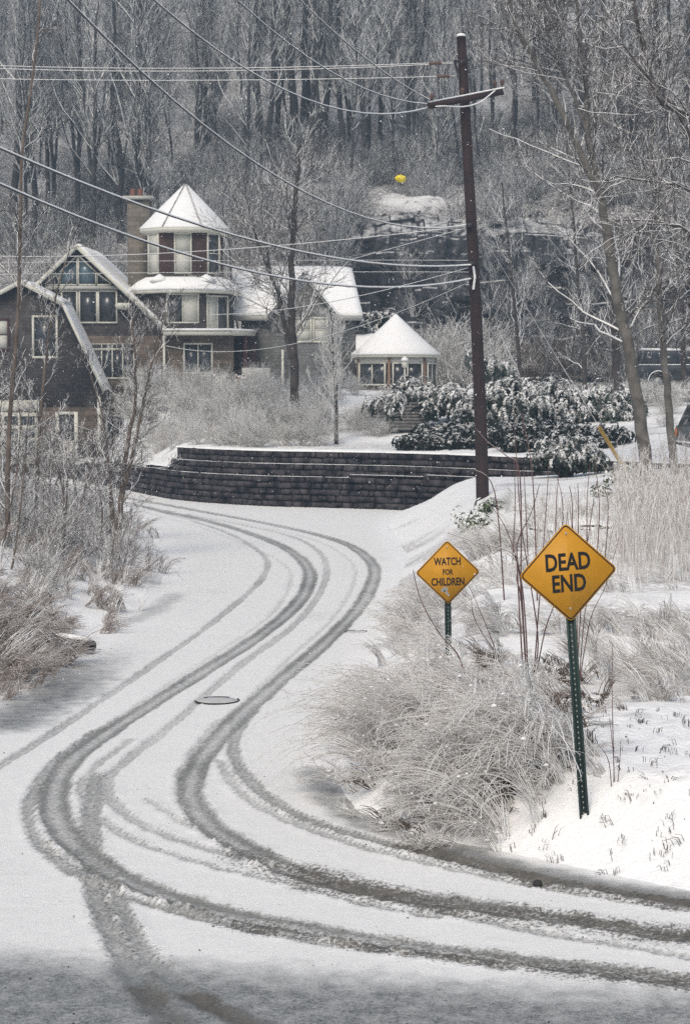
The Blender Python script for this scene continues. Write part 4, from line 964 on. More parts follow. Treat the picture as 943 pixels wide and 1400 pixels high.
# ------------------------------------------------------------------ garden bits by the house
p = P(553, 520, 84); z = gz(p[0], 84); lm = thing('garden_lamp', 'white garden lamp post with snow cap before the sunroom window', 'lamp', (p[0], 84, z))
hh = P(553, 503, 84)[2] - z
mb = MB(); mb.lathe((0, 0, -.1), [(.06, 0), (.04, .1), (.035, hh+.1)], 8); mb.build('post', M['trim'], lm)
mb = MB(); mb.lathe((0, 0, hh), [(.05, 0), (.12, .05), (.14, .22), (.10, .30)], 8); mb.build('lantern', M['trim'], lm)
mb = MB(); mb.lathe((0, 0, hh+.30), [(.17, 0), (.15, .08), (.06, .17), (.0, .19)], 10); mb.build('snow_cap', M['snow'], lm, True)
p = P(534, 588, 71.2); tw = thing('timber_terrace', 'low stacked-timber terrace wall left of the sunroom evergreen', 'terrace wall', (p[0], 71.2, gz(p[0], 71.2)-.1))
base_z = P(534, 588, 71.2)[2]-gz(p[0], 71.2)+.1
for j in range(9):
    mb = MB(); mb.box(-.95 + .12*j*.6, 1.3, -.04 + .06*j, .06 + .06*j, base_z + j*.115, base_z + j*.115 + .085); mb.build('board', M['timber'], tw)
for k in range(3):
    mb = MB(); mb.obox((-.4 + k*.7, .05, -.4), (1, 0, 0), norm(np.array([0, .5, 1.0])), (0, 1, 0), .1, base_z + 1.45, .08); mb.build('stake', M['timber'], tw)
def rock(name, label, cat, x, y, s, seed, z=None, flat=.6, cap=True):
    rng = np.random.default_rng(seed); import bmesh as bmm
    b = bmm.new(); bmm.ops.create_icosphere(b, subdivisions=3, radius=1.0)
    for v in b.verts:
        c = v.co; k = 1 + .35*(float(vnoise(np.array([c.x*1.6+seed]), np.array([c.y*1.6+c.z*2.1]), seed)[0]) - .5)*1.6; v.co = c*k; v.co.z *= flat
    me = bpy.data.meshes.new(name); b.to_mesh(me); b.free(); me.materials.append(M['boulder'])
    o = link(name, me); o.scale = (s, s*.8, s); o.location = (x, y, (gz(x, y) if z is None else z)); o.rotation_euler = (0, 0, seed); return tag(o, label, cat)
p = P(615, 580, 73); rock('boulder', 'snow-topped boulder under the evergreens beside the timber terrace', 'boulder', p[0], 73, .5, 3, p[2]-.05)
p = P(752, 706, 39); rock('flat_rock', 'flat dark rock poking from the snow above the dead-end sign', 'rock', p[0], 39, .45, 5, flat=.35)
p = P(800, 700, 39.5); rock('flat_rock', 'long flat dark rock ledge right of the smaller flat rock', 'rock', p[0], 39.5, .55, 6, flat=.3)
p = P(735, 1208, 16.6); q_ = G(735, 1210); rock('pebble', 'single small dark stone lying in the slush near the snowy verge', 'stone', q_[0], q_[1], .05, 8, .01).data.materials[0] = M['iron']
for i, (x, y, s) in enumerate([(190, 797, .09), (182, 798, .07), (238, 806, .13), (206, 836, .12), (224, 824, .10), (250, 826, .08)]):
    q_ = G(x, y, .08); rock('roadside_stone', 'small dark stone among the bare patches at the left road edge', 'stone', q_[0], q_[1], s, 20+i, flat=.4)['group'] = 'stones at left road edge'
# dried flower heads
for i in range(5):
    x = 262 + i*18; Y = 82.5; p = P(x, 525, Y); z = gz(p[0], Y)
    o = thing('dried_flower_bush', 'low bush with tan dried flower heads under the ground-floor windows', 'bush', (p[0], Y, z), 0, 'flower bushes under the windows')
    link('stems', BUSH_D[i % 3], o).scale = (.45, .45, .5)
    mb = MB()
    for k in range(16):
        c = (rt.gauss(0, .32), rt.gauss(0, .25), rt.uniform(.35, .75)); r = rt.uniform(.05, .09)
        mb.lathe(c, [(r*.4, -r), (r, -r*.2), (r*.9, r*.5), (r*.3, r*.95)], 6)
    tag(mb.build('flower_heads', M['dried'], o, True), kind='stuff')
st = thing('stone_steps', 'snow-covered stone steps at the right edge below the parked car', 'steps', (0, 0, 0))
for j in range(5):
    a, b = P(916 + j*2, 571 - j*9, 74 + j*.5), P(960, 571 - j*9, 74 + j*.5)
    mb = MB(); mb.box(a[0], b[0], 74 + j*.5, 74.62 + j*.5, a[2]-.35, a[2]); s1 = mb.build('step', M['stone'], st)
    mb = MB(); mb.box(a[0]-.02, b[0], 73.97 + j*.5, 74.6 + j*.5, a[2]+.003, a[2]+.08); mb.build('snow_cover', M['snow'], s1)
yy_ = next((t for t in np.arange(103, 135, .2) if gz(P(547, 244, t)[0], t) >= P(547, 244, t)[2] - .85), 110.0); p = P(547, 244, yy_); ys_ = rock('yellow_blob', 'small bright yellow sack snagged on a shrub on the hillside above the cliff', 'blob', p[0], yy_, .34, 9, p[2], .62); ys_.data.materials[0] = M['blob']  # unidentified bright yellow spot, built as a rounded lump
for o in list(COL.objects):
    if o.name.startswith(('hillside_shrub', 'lip_shrub', 'young_tree')) and abs(o.location.x - p[0]*o.location.y/yy_) < 2.0 and 101 < o.location.y < yy_ + .8 and o.parent is None:
        for c_ in list(o.children): bpy.data.objects.remove(c_)
        bpy.data.objects.remove(o)
put(BUSH_H[0], 'blob_shrub', 'bare shrub holding the bright yellow sack', 'shrub', p[0], yy_ + .5, .38)

# ------------------------------------------------------------------ vehicles
def vehicle(name, label, loc, rz, paint, lamp):
    o = thing(name, label, 'car', loc, rz); W_ = 1.8
    def arch(cx, r): return [(cx + r*math.cos(a), .38 + r*math.sin(a)) for a in np.linspace(math.pi, 0, 9)]
    prof = [(0, .45), (.05, .40)] + arch(.95, .42) + arch(3.6, .42) + [(4.5, .4), (4.6, .55), (4.58, .85), (4.35, 1.0), (3.35, 1.08), (.06, 1.08), (0, .95)]
    mb = MB(); mb.prism([(x, 0, z) for x, z in prof], (0, W_, 0)); mb.build('body', M[paint], o)
    cab = [(.08, 1.08), (3.3, 1.08), (2.55, 1.70), (.35, 1.74)]
    mb = MB(); v = [(x, .06 if z < 1.2 else .2, z) for x, z in cab] + [(x, W_-.06 if z < 1.2 else W_-.2, z) for x, z in cab]
    mb.add(v, [(0,1,2,3), (7,6,5,4), (0,4,5,1), (1,5,6,2), (2,6,7,3), (3,7,4,0)]); mb.build('cabin', M[paint], o)
    for x0, x1, s0, s1 in ((.22, .98, .12, 0), (1.08, 1.9, 0, 0), (2.0, 2.95, 0, -.52)):
        mb = MB(); f = lambda z: .06 + (z-1.08)/.63*.14 - .012
        mb.prism([(x0, f(1.12), 1.12), (x1, f(1.12), 1.12), (x1+s1, f(1.6), 1.6), (x0+s0, f(1.6), 1.6)], (0, .02, 0)); mb.build('side_window', M['glass'], o)
    mb = MB(); mb.prism([(.06, .2, 1.14), (.30, .3, 1.64), (.30, W_-.3, 1.64), (.06, W_-.2, 1.14)], (.02, 0, 0)); mb.build('rear_window', M['glass'], o)
    for cx in (.95, 3.6):
        for yy in (.02, W_-.22):
            wh = thing('wheel', None, None); wh.parent = o
            def disc(r, y0, y1, mat, nm):
                m_ = MB(); n = 20; m_.prism([(cx + r*math.cos(2*math.pi*i/n), y0, .34 + r*math.sin(2*math.pi*i/n)) for i in range(n)], (0, y1-y0, 0)); m_.build(nm, M[mat], wh)
            disc(.34, yy, yy+.2, 'tyre', 'tyre'); disc(.2, yy-.012, yy+.212, 'rim', 'rim')
        n = 12
        mb = MB(); mb.tube([(cx + .44*math.cos(a), -.015, .38 + .44*math.sin(a)) for a in np.linspace(math.pi, 0, n)], .025, 5); mb.build('arch_snow', M['snow'], o, True)
    mb = MB(); V = [(x, y, z) for x, z in ((.32, 1.745), (2.58, 1.705)) for y in (.2, W_-.2)]; mb.prism([V[0], V[2], V[3], V[1]], (0, 0, .09)); mb.build('roof_snow', M['snow'], o)
    mb = MB(); mb.prism([(3.36, .05, 1.085), (4.35, .08, 1.005), (4.35, W_-.08, 1.005), (3.36, W_-.05, 1.085)], (0, 0, .09)); mb.build('bonnet_snow', M['snow'], o)
    mb = MB(); mb.box(.1, 3.2, -.03, .07, 1.075, 1.115); mb.build('sill_snow', M['snow'], o)
    for yy in (.02, W_-.2):
        mb = MB(); mb.box(-.015, .05, yy, yy+.16, .7, .98); mb.build('tail_light', M[lamp], o)
        mb = MB(); mb.box(4.52, 4.61, yy, yy+.22, .66, .82); mb.build('headlight', M['trim'], o)
    mb = MB(); mb.box(-.06, .03, .05, W_-.05, .40, .55); bp = mb.build('bumper', M['tyre'], o)
    mb = MB(); mb.box(-.06, .0, .05, W_-.05, .553, .60); mb.build('snow_cover', M['snow'], bp)
    return o
p = P(870, 532, 88); vehicle('parked_car', 'dark snow-dusted off-roader parked high under the trees at right', (p[0], 88, p[2]), 0, 'car_g', 'red')
carz = p[2]
p = P(945, 628, 62); vehicle('parked_car', 'low parked car cut off by the right edge, orange lamp showing', (p[0], 62, p[2]-.05), math.radians(8), 'car_w', 'lamp_o')

# ------------------------------------------------------------------ utility pole
YP = 50.0
pb = P(660, 672, YP); pt = P(630, 50, YP); pz = gz(pb[0], YP)
up_ = thing('utility_pole', 'tall dark creosoted utility pole with slanted crossarm', 'pole', (pb[0], YP, pz))
def L_(p): return np.array(p) - np.array([pb[0], YP, pz])
bot = L_(pb) * [1, 1, 0] + [0, 0, -.4]; top = L_(pt)
midp = L_(P(648, 380, YP))
mb = MB(); pth = smooth_path([bot, L_(P(656, 560, YP)), midp, L_(P(637, 180, YP)), top], 5); mb.tube(pth, np.linspace(.17, .115, len(pth)), 12); pole = mb.build('shaft', M['creo'], up_, True)
mb = MB(); mb.lathe(top, [(.12, 0), (.11, .05), (.04, .08)], 12); mb.build('snow_cap', M['snow'], up_, True)
ca, cb = L_(P(586, 146, YP-.9)), L_(P(688, 126, YP+.7)); dirc = norm(cb-ca)
mb = MB(); mb.obox(ca + (0, -.20, -.08), dirc, norm(np.cross(dirc, (0, 1, 0)))*1, (0, 1, 0), np.linalg.norm(cb-ca), .16, .11)
arm = mb.build('crossarm', M['creo'], up_)
mb = MB(); mb.tube([ca + (0, -.15, .095), (ca+cb)/2 + (0, -.15, .095), cb + (0, -.15, .095)], .02, 6); mb.build('snow_cover', M['snow'], arm, True)
def pin(x, y, dy, parent):
    c = L_(P(x, y, YP+dy)); mb = MB(); mb.lathe(c, [(.02, -.06), (.02, .03), (.055, .04), (.04, .08), (.06, .10), (.045, .16), (.02, .18)], 10); mb.build('insulator', M['insul'], parent, True)
for x, y, dy in ((590, 138, -.95), (632, 130, -.25), (676, 120, .5), (686, 118, .65)): pin(x, y, dy, arm)
for x0, y0, x1, y1 in ((621, 82, 627, 106), (637, 80, 641, 100)):
    mb = MB(); mb.tube([L_(P(x0, y0, YP-.2)), L_(P(x1, y1, YP-.2))], .035, 6); mb.build('bracket', M['metal_d'], up_)
mb = MB(); mb.tube([L_(P(620, 84, YP-.2)), L_(P(642, 82, YP-.2))], .025, 6); mb.build('through_bolt', M['metal_d'], up_)
for xx, yy in ((586, 87), (597, 105)):
    mb = MB(); a, b = L_(P(xx, yy, YP-.1)), L_(P(xx+18, yy-.8, YP-.1)); mb.tube(np.linspace(a, b, 7), [.02, .05, .03, .05, .03, .05, .02], 8); mb.build('insulator', M['insul'], up_, True)
for (x, y) in ((640, 309), (644, 361), (644, 380)):
    mb = MB(); c = L_(P(x, y, YP)); mb.box(c[0]-.07, c[0]+.1, c[1]-.24, c[1]-.10, c[2]-.06, c[2]+.06); mb.build('clamp', M['metal_d'], up_)
mb = MB(); mb.tube([L_(P(646, 365, YP)) + (0, -.24, 0), L_(P(649, 380, YP)) + (-.02, -.26, 0), L_(P(646, 396, YP)) + (0, -.2, 0)], .03, 6); mb.build('cable_loop', M['wire'], up_, True)

# ------------------------------------------------------------------ wires
def wire(name, label, pts, Q, start_dY=0.0, rad=.02, ext=0.06, plan0=None, group=None, cat='cable', t_end=1.0):
    """pixel samples first at the pole; runs straight in plan from the pole to Q=(X,Y); height profile fitted as a parabola"""
    p0 = P(*pts[0], YP + start_dY) if plan0 is None else np.array([*plan0, P(pts[0][0], pts[0][1], plan0[1])[2]])
    A = np.array(p0[:2]); B = np.array(Q); T, Zs = [0.0], [p0[2]]
    for x, y in pts[1:]:
        d = ray(x, y); k = d[0]/d[1]
        t = (A[0] - k*A[1])/(-(B[0]-A[0]) + k*(B[1]-A[1])); Y = A[1] + t*(B[1]-A[1]); T.append(t); Zs.append(P(x, y, Y)[2])
    T, Zs = np.array(T), np.array(Zs); Mx = np.stack([T, T*T], 1); co, *_ = np.linalg.lstsq(Mx[1:], Zs[1:] - Zs[0], rcond=None)
    tt = np.linspace(0, max(T.max() + ext, t_end), 40); xy = A + tt[:, None]*(B-A); z = Zs[0] + co[0]*tt + co[1]*tt*tt
    mb = MB(); mb.tube(np.column_stack([xy, z]), rad, 6)
    return tag(mb.build(name, M['wire'], None, True), label, cat, group)
Qn = (-14.0, 8.0)
wire('power_line', 'snow-coated wire dropping steeply from upper left to the middle of the pole', [(639,307),(588,318),(560,316),(502,302),(437,271),(371,231),(275,163),(198,99),(86,0)], Qn, 0, .022)
wire('power_line', 'snow-coated wire sagging lowest to the left end of the crossarm', [(585,147),(540,157),(516,159),(480,153),(417,132),(336,92),(209,0)], Qn, -.9, .020)
wire('power_line', 'snow-coated wire to the crossarm, second of three from the left at the top edge', [(586,142),(521,132),(480,113),(407,66),(323,0)], Qn, -.9, .018)
wire('power_line', 'snow-coated wire to the crossarm, rightmost at the top edge', [(590,138),(537,107),(480,64),(460,47),(410,0)], Qn, -.8, .018)
wire('telephone_cable', 'thick snowy cable from left edge, upper of the two thick ones crossing the chimney', [(643,362),(560,367),(480,357),(408,342),(340,327),(278,307),(173,271),(65,230),(0,205)], Qn, -.2, .026)
wire('telephone_cable', 'thick snowy cable from left edge, lower of the two thick ones across the turret', [(643,381),(574,394),(516,396),(444,388),(372,376),(340,370),(270,349),(195,326),(105,295),(0,255)], Qn, -.2, .026)
for (y0, pts), lab in zip(((85, [(620,85),(560,88),(480,90),(300,93),(0,90)]), (86, [(620,86.5),(560,91),(480,93.5),(300,96),(0,94)]), (104, [(622,104),(560,107),(480,108),(300,109),(0,108)])), ('top', 'second', 'lowest')):
    wire('power_line', lab + ' of the three thin level wires crossing left from the pole top', pts, (-24, 62), -.1, .011)
wire('service_wire', 'thin wire slanting from mid pole across the turret to the left edge', [(640,309),(620,316),(516,324),(408,334),(340,340),(205,345),(0,351)], (-20, 82), -.1, .013)
wire('service_wire', 'thin wire from mid pole down to the right wing roof', [(640,311),(625,316),(560,334),(480,354),(408,374)], (-1.9, 88.2), -.1, .014, ext=0, t_end=.98)
wire('service_wire', 'thin wire from mid pole down past the turret bay', [(644,365),(620,376),(480,407),(400,421),(300,430)], (-6.0, 86.3), -.1, .014, ext=0, t_end=.98)
wire('service_wire', 'thin wire crossing the porch to the glazed gable', [(645,384),(560,418),(480,450),(375,478),(300,478),(250,478)], (-7.8, 86.0), -.1, .011, ext=0)
for y, lab in ((357, 'upper'), (373, 'lower')):
    wire('far_wire', lab + ' of two thin level wires passing behind the mid tree', [(577,y-1),(480,y-2),(300,y),(90,y+1)], (-22, 81), 0, .011, plan0=(P(640, y, 80)[0], 80))
# jumper hanging under the crossarm
mb = MB(); pts = smooth_path([P(586,147,YP-.95), P(605,145,YP-.9), P(632,146,YP-.5), P(655,140,YP-.1), P(676,124,YP+.3)], 5); mb.tube(pts, .018, 6)
tag(mb.build('jumper_wire', M['wire'], None, True), 'short jumper wire drooping under the pole crossarm', 'cable')
mb = MB(); gbase = P(866, 662, 52.0); gzb = gz(gbase[0], 52.0); gtop = P(641, 292, YP); dirg = norm(gtop - gbase)
gw = thing('guy_wire', 'slanting guy wire with yellow guard anchored right of the pole', 'guy wire', tuple(gbase))
mb.tube([(0, 0, 0) - dirg*.3, gtop - gbase], .008, 5); mb.build('wire', M['wire'], gw)
ln = np.linalg.norm(P(818, 583, 51.6) - gbase); mb = MB(); mb.tube([dirg*.0, dirg*ln], .055, 8); mb.build('guard', M['guard'], gw)

# ------------------------------------------------------------------ road signs
def text_mesh(s, size, mat, bold=.0):
    c = bpy.data.curves.new('lettering', 'FONT'); c.body = s; c.size = size; c.align_x = 'CENTER'; c.align_y = 'CENTER'; c.extrude = .0008; c.offset = bold; c.resolution_u = 3
    o = bpy.data.objects.new('tmp', c); COL.objects.link(o); bpy.context.view_layer.update()
    me = bpy.data.meshes.new_from_object(o.evaluated_get(bpy.context.evaluated_depsgraph_get())); bpy.data.objects.remove(o)
    me.materials.clear(); me.materials.append(mat); return me
def rdiamond(h, r=.045, n=5):
    out = []
    for k in range(4):
        a = math.pi/2*k; c = np.array([math.cos(a), math.sin(a)])*(h - r*1.414)
        for i in range(n): b = a - math.pi/4 + math.pi/2*i/(n-1); out.append(c + r*np.array([math.cos(b), math.sin(b)]))
    return out
def sign(name, label, px, Y, base_px, roll, lines, half, yaw, peel=False):
    c = P(*px, Y); b = P(*base_px, Y); zb = gz(b[0], Y)
    o = thing(name, label, 'road sign', (b[0], Y, zb))
    Lc = c - np.array([b[0], Y, zb]); foot = np.array([0, 0, -.3]); tdir = norm(Lc + (0, 0, 0) - foot*0)
    # U-channel post
    ptop = Lc + tdir*half*.8; s = np.array([1., 0, 0]); n = norm(np.cross(tdir, s))*-1; s = norm(np.cross(tdir, (0, -1, 0)))
    s = s if s[0] > 0 else -s; f = norm(np.cross(s, tdir)); f = f if f[1] < 0 else -f
    prof = [(-.045, .012), (-.027, .012), (-.020, -.02), (.020, -.02), (.027, .012), (.045, .012), (.045, .004), (.033, .004), (.025, -.028), (-.025, -.028), (-.033, .004), (-.045, .004)]
    lo, hi = foot*1.0, ptop; q = [lo + s*u + f*(v+.02) for u, v in prof]
    mb = MB(); mb.prism(q, hi-lo); post = mb.build('post', M['post'], o)
    Lp = np.linalg.norm(hi-lo); td = (hi-lo)/Lp; k = 0
    mb = MB(); nh = int(Lp/.0508)
    for k in range(nh): cc = lo + td*(.05 + k*.0508) + f*.0015; mb.add([cc + s*.006*math.cos(a) + td*.0095*math.sin(a) for a in np.linspace(0, 2*math.pi, 8)[:-1]], [list(range(7))])
    tag(mb.build('punched_holes', M['hole'], post), kind='stuff')
    pl = bpy.data.objects.new('plate_pivot', None)
    R_ = math.radians(roll)
    import mathutils
    mat = mathutils.Matrix.Translation(Vector(Lc + f*.045)) @ mathutils.Matrix.Rotation(math.radians(yaw), 4, 'Z') @ mathutils.Matrix.Rotation(R_, 4, 'Y') @ mathutils.Matrix.Rotation(math.pi/2, 4, 'X')
    pts = rdiamond(half); mb = MB(); mb.prism([(x, y, -.0015) for x, y in pts], (0, 0, .003)); plate = mb.build('plate', M['yellow'], o); plate.matrix_local = mat
    bpy.data.objects.remove(pl)
    oo, ii = rdiamond(half-.014, .036), rdiamond(half-.030, .030); nn = len(oo); mb = MB()
    mb.add([(x, y, .0022) for x, y in oo] + [(x, y, .0022) for x, y in ii], [(i, (i+1) % nn, nn+(i+1) % nn, nn+i) for i in range(nn)]); mb.build('border', M['black'], plate)
    for s_, size, dy, sx_, bold in lines:
        t = link('lettering', text_mesh(s_, size, M['black'], bold), plate); t.location = (0, dy, .003); t.scale = (sx_, 1, 1)
    for yy in (half*.78, -half*.72):
        mb = MB(); mb.lathe((0, yy, .0015), [(.012, 0), (.011, .004), (.006, .007)], 10); mb.build('bolt', M['alu'], plate)
    if peel:
        mb = MB(); r2 = random.Random(4); pp = [(-.055 + .06*math.cos(a)*r2.uniform(.6, 1.2), -.235 + .035*math.sin(a)*r2.uniform(.6, 1.2) + .02*math.cos(a), .0026) for a in np.linspace(0, 6.28, 14)[:-1]]
        mb.add(pp, [list(range(13))]); mb.build('peeled_patch', M['alu'], plate)
        pp = [(-.02 + .04*math.cos(a)*r2.uniform(.6, 1.2), -.285 + .03*math.sin(a)*r2.uniform(.6, 1.2) - .03*math.cos(a), .0026) for a in np.linspace(0, 6.28, 14)[:-1]]
        mb = MB(); mb.add(pp, [list(range(13))]); mb.build('peeled_patch', M['alu'], plate)
    return o
sign('dead_end_sign', 'large yellow diamond DEAD END sign on a leaning green post', (775.5, 782), 18.1, (801, 1100), -4.0, [('DEAD', .222, .092, .73, .006), ('END', .222, -.108, .73, .006)], .466, 6)
sign('children_sign', 'smaller yellow diamond WATCH FOR CHILDREN sign with peeled corner', (611.5, 782), 26.8, (613, 935), -1.5, [('WATCH', .145, .145, .68, .004), ('FOR', .105, .0, .72, .003), ('CHILDREN', .145, -.135, .66, .004)], .446, 0, True)

# ------------------------------------------------------------------ road furniture
def manhole(px, r, label, arcs_):
    c = G(*px); o = thing('manhole_cover', label, 'manhole', (c[0], c[1], .004))
    for a0, a1, wd in arcs_:
        n = 18; an = np.radians(np.linspace(a0, a1, n)); mb = MB(); V = []
        for k, a in enumerate(an):
            e = wd*math.sin(math.pi*(k+.5)/n)**.5*rs_.uniform(.7, 1.2)
            for rr, z in ((r, -.01), (r, .007), (r-e, .007), (r-e, -.01)): V.append((rr*math.cos(a), rr*math.sin(a), z))
        mb.add(V, [(k*4+q, k*4+(q+1) % 4, k*4+4+(q+1) % 4, k*4+4+q) for k in range(n-1) for q in range(4)]); mb.build('rim', M['iron'], o)
    mb = MB(); mb.lathe((0, 0, 0), [(r*.90, -.01), (r*.88, .002), (r*.5, .004), (.01, .004)], 24); mb.build('snow_cover', M['trodden'], o, True); return o
manhole((297, 958), .31, 'round manhole cover with dark iron rim in mid road', ((185, 358, .045), (60, 130, .02), (0, 30, .025)))
manhole((487, 864), .20, 'smaller half-buried manhole rim near the right road edge', ((95, 200, .03), (20, 70, .03)))
c = P(110, 881, 31.2)
cu = thing('drain_pipe', 'black drain pipe end poking from the left bank', 'pipe', (c[0], 31.2, c[2]))
dp = norm(np.array([.82, -.56, -.05])); mb = MB(); pts = np.linspace(dp*-.7, dp*.26, 26); rr_ = [.090 + .007*(i % 2) for i in range(26)]
inner = np.linspace(dp*.26, dp*-.3, 5)
v, q = tubes(np.vstack([pts, inner])[None], np.array(rr_ + [.074]*5)[None], 16); mb.addq(v, q); mb.build('tube', M['pipe'], cu, True)
mb = MB(); sp_ = [dp*t + np.array([0, 0, .09]) for t in np.linspace(-.5, .20, 8)]; mb.tube(sp_, [.02, .05, .055, .05, .055, .05, .04, .02], 8); mb.build('snow_cover', M['snow'], cu, True)

# ------------------------------------------------------------------ near trees and saplings
def tree_px(name, label, trunks, Y, spec, seed, bm='bark', tm='twig', cat='tree', lean=0.0):
    tl = []
    for pts, r0, r1 in trunks: tl.append((path_px(pts, Y, lean), r0, r1))
    b = tl[0][0][0]; base = np.array([b[0], Y, gz(b[0], Y)])
    tl[0][0][0][2] = base[2] - .25
    tl = [(p - base, r0, r1) for p, r0, r1 in tl]
    a, c = tree_mesh(tl, spec, seed, M[bm], M[tm]); return place_tree(name, a, c, label, cat, tuple(base))
def spec3(k, L, rm=.010, ang=50, t=(.2, 1), up=.2, k2=8, k3=5, jit=.2, L2=.36, L3=.42):
    return [dict(k=k, t=t, L=L, ang=ang, rmin=rm*1.5, rr=.27, m=8, sides=4, up=up, jit=jit*.95, fall=.5),
            dict(k=k2, t=(.15, 1), L=L*L2, ang=45, rmin=rm, rr=.55, m=5, up=up*.5, jit=jit),
            dict(k=k3, t=(.2, 1), L=L*L2*L3, ang=45, rmin=rm*.75, rr=.65, m=4, up=.03, jit=jit*1.2)]
tree_px('bare_tree', 'dark forked bare tree standing on the bank before the house wing', [([(404,543),(402,500),(399,430),(399,370),(401,310),(404,255),(410,200)], .19, .06), ([(398,490),(388,440),(379,400),(368,370),(352,330),(340,285)], .11, .03)], 74.5, spec3(38, 3.6, .011, 58, (.22, 1), .15, 9, 5), 201, 'bark', 'twig')
tree_px('bare_tree', 'small wispy pale tree on the bank right of the forked tree', [([(459,588),(459,550),(457,510),(455,470),(454,430)], .085, .02)], 69, spec3(40, 1.7, .008, 38, (.12, .95), .3, 8, 5), 202, 'bark', 'brush')
tree_px('leaning_tree', 'tall grey tree leaning left, forking high at the upper right', [([(886,648),(873,560),(858,480),(843,400),(830,320),(820,265),(806,235),(770,155),(735,90),(705,35),(690,-20)], .19, .05), ([(822,272),(812,230),(803,180),(800,110),(792,40),(785,-30)], .10, .035), ([(803,185),(785,135),(760,80),(745,35),(735,-20)], .055, .02)], 54, spec3(34, 3.4, .010, 58, (.2, 1), .12, 9, 5), 303, 'bark_grey', 'twig')
tree_px('pale_tree', 'thin pale-barked tree right of the leaning tree, base in the reeds', [([(922,625),(914,560),(908,500),(903,440),(899,380),(897,320),(894,250),(890,170),(884,80)], .12, .03)], 53.5, spec3(34, 2.6, .009, 66, (.3, 1), .04, 9, 5), 204, 'bark_grey', 'twig')
tree_px('dark_tree', 'short dark trunk standing behind the leaning tree', [([(846,570),(843,520),(840,460),(836,400),(830,330),(822,260)], .22, .08)], 84, spec3(22, 3.2, .013, 55, (.3, 1), .2), 205, 'bark', 'twig_far')
for i, (x, by, Y, ty, rr0) in enumerate(((712, 572, 80, 250, .10), (800, 562, 82, 200, .11), (935, 560, 80, 120, .12))):
    tree_px('slim_tree', ('leftmost', 'middle one', 'rightmost')[i] + ' of the three slim bare trees before the rock cliff', [([(x, by), (x-4, by*.7+ty*.3), (x-10, (by+ty)/2), (x-18, by*.25+ty*.75), (x-26, ty)], rr0, .03)], Y, spec3(24, 2.8, .010, 58, (.15, 1), .15, 8, 4), 260+i, 'bark', 'twig_far')
tree_px('overhanging_tree', 'tree beyond the right edge, its snowy boughs reaching in at upper right', [([(1010,700),(1005,560),(1000,400),(995,300),(985,180),(970,60),(960,-60)], .2, .08), ([(998,330),(960,180),(905,140),(880,80),(862,-20)], .09, .03), ([(1000,380),(950,265),(900,250),(840,240)], .07, .015), ([(1000,420),(940,180),(895,120),(850,60)], .07, .015), ([(1003,480),(950,330),(905,305),(850,300)], .06, .012)], 38, spec3(20, 2.2, .008, 50, (.15, 1), .05, 8, 5), 206, 'bark', 'twig')
# saplings on the left bank
tree_px('sapling', 'tall thin sapling near the left edge, rising past the thick cables', [([(10,800),(11,700),(12,600),(24,450),(29,320),(31,205),(48,90),(58,-40)], .06, .018)], 40, spec3(26, 1.5, .006, 55, (.15, 1), .2), 211, 'cane_tan', 'twig')
tree_px('sapling', 'slim sapling in front of the garage doors', [([(48,705),(52,620),(58,540),(66,470),(78,400),(96,340)], .05, .014)], 45, spec3(24, 1.4, .006, 52, (.12, 1), .22), 212, 'cane_tan', 'twig')
tree_px('sapling', 'twin-stemmed sapling on the left bank by the bend', [([(160,738),(166,680),(176,600),(185,550),(184,475),(178,430)], .075, .016), ([(158,735),(172,660),(186,600),(204,510),(216,470),(225,430)], .06, .014), ([(156,736),(152,690),(150,640),(140,570),(120,500)], .045, .012)], 47, spec3(20, 1.5, .007, 52, (.2, 1), .2), 213, 'cane_tan', 'twig')
for i, (lab, pts) in enumerate((('leftmost thin bare stem leaning on the left bank', [(-2,780),(8,725),(15,690),(24,640),(30,560)]), ('thin bare upright stem second from left on the left bank', [(10,828),(18,770),(26,715),(34,640),(40,560)]), ('bare stem sloping right across the grass of the left bank', [(12,838),(30,790),(52,755),(90,715),(135,670)]), ('lowest bare stem, slanting right over the left bank grass', [(34,832),(58,802),(92,776),(125,755)]))):
    tree_px('bare_sapling', lab, [(pts, .028, .008)], 37.5, spec3(12, .7, .004, 45, (.3, 1), .1, 6, 3), 220+i, 'cane_tan', 'twig')
tree_px('sapling', 'leafless bush sapling with low arching boughs beside the far road', [([(110,700),(118,660),(135,620),(170,590),(215,575)], .045, .01), ([(110,700),(100,650),(85,600),(60,560)], .04, .01), ([(110,700),(130,650),(170,640),(230,640)], .035, .01)], 52, spec3(18, 1.3, .007, 48, (.2, 1), .12), 230, 'cane_tan', 'twig')
rl = random.Random(9)
for i in range(16):
    x = rl.uniform(-15, 150); Y = rl.uniform(40, 58); b = P(x, 700, Y); h_ = rl.uniform(70, 200)
    base_y = 511 + (H - gz(b[0], Y))*F/Y
    tree_px('thicket_sapling', 'thin bare thicket stem on the left bank in front of the garage', [([(x, base_y), (x + rl.uniform(-6, 8), base_y-h_*.4), (x + rl.uniform(-14, 22), base_y-h_)], .03, .008)], Y, spec3(18, 1.25, .006, 52, (.2, 1), .12, 7, 4), 240+i, 'cane_tan', 'twig')['group'] = 'thicket stems on left bank'
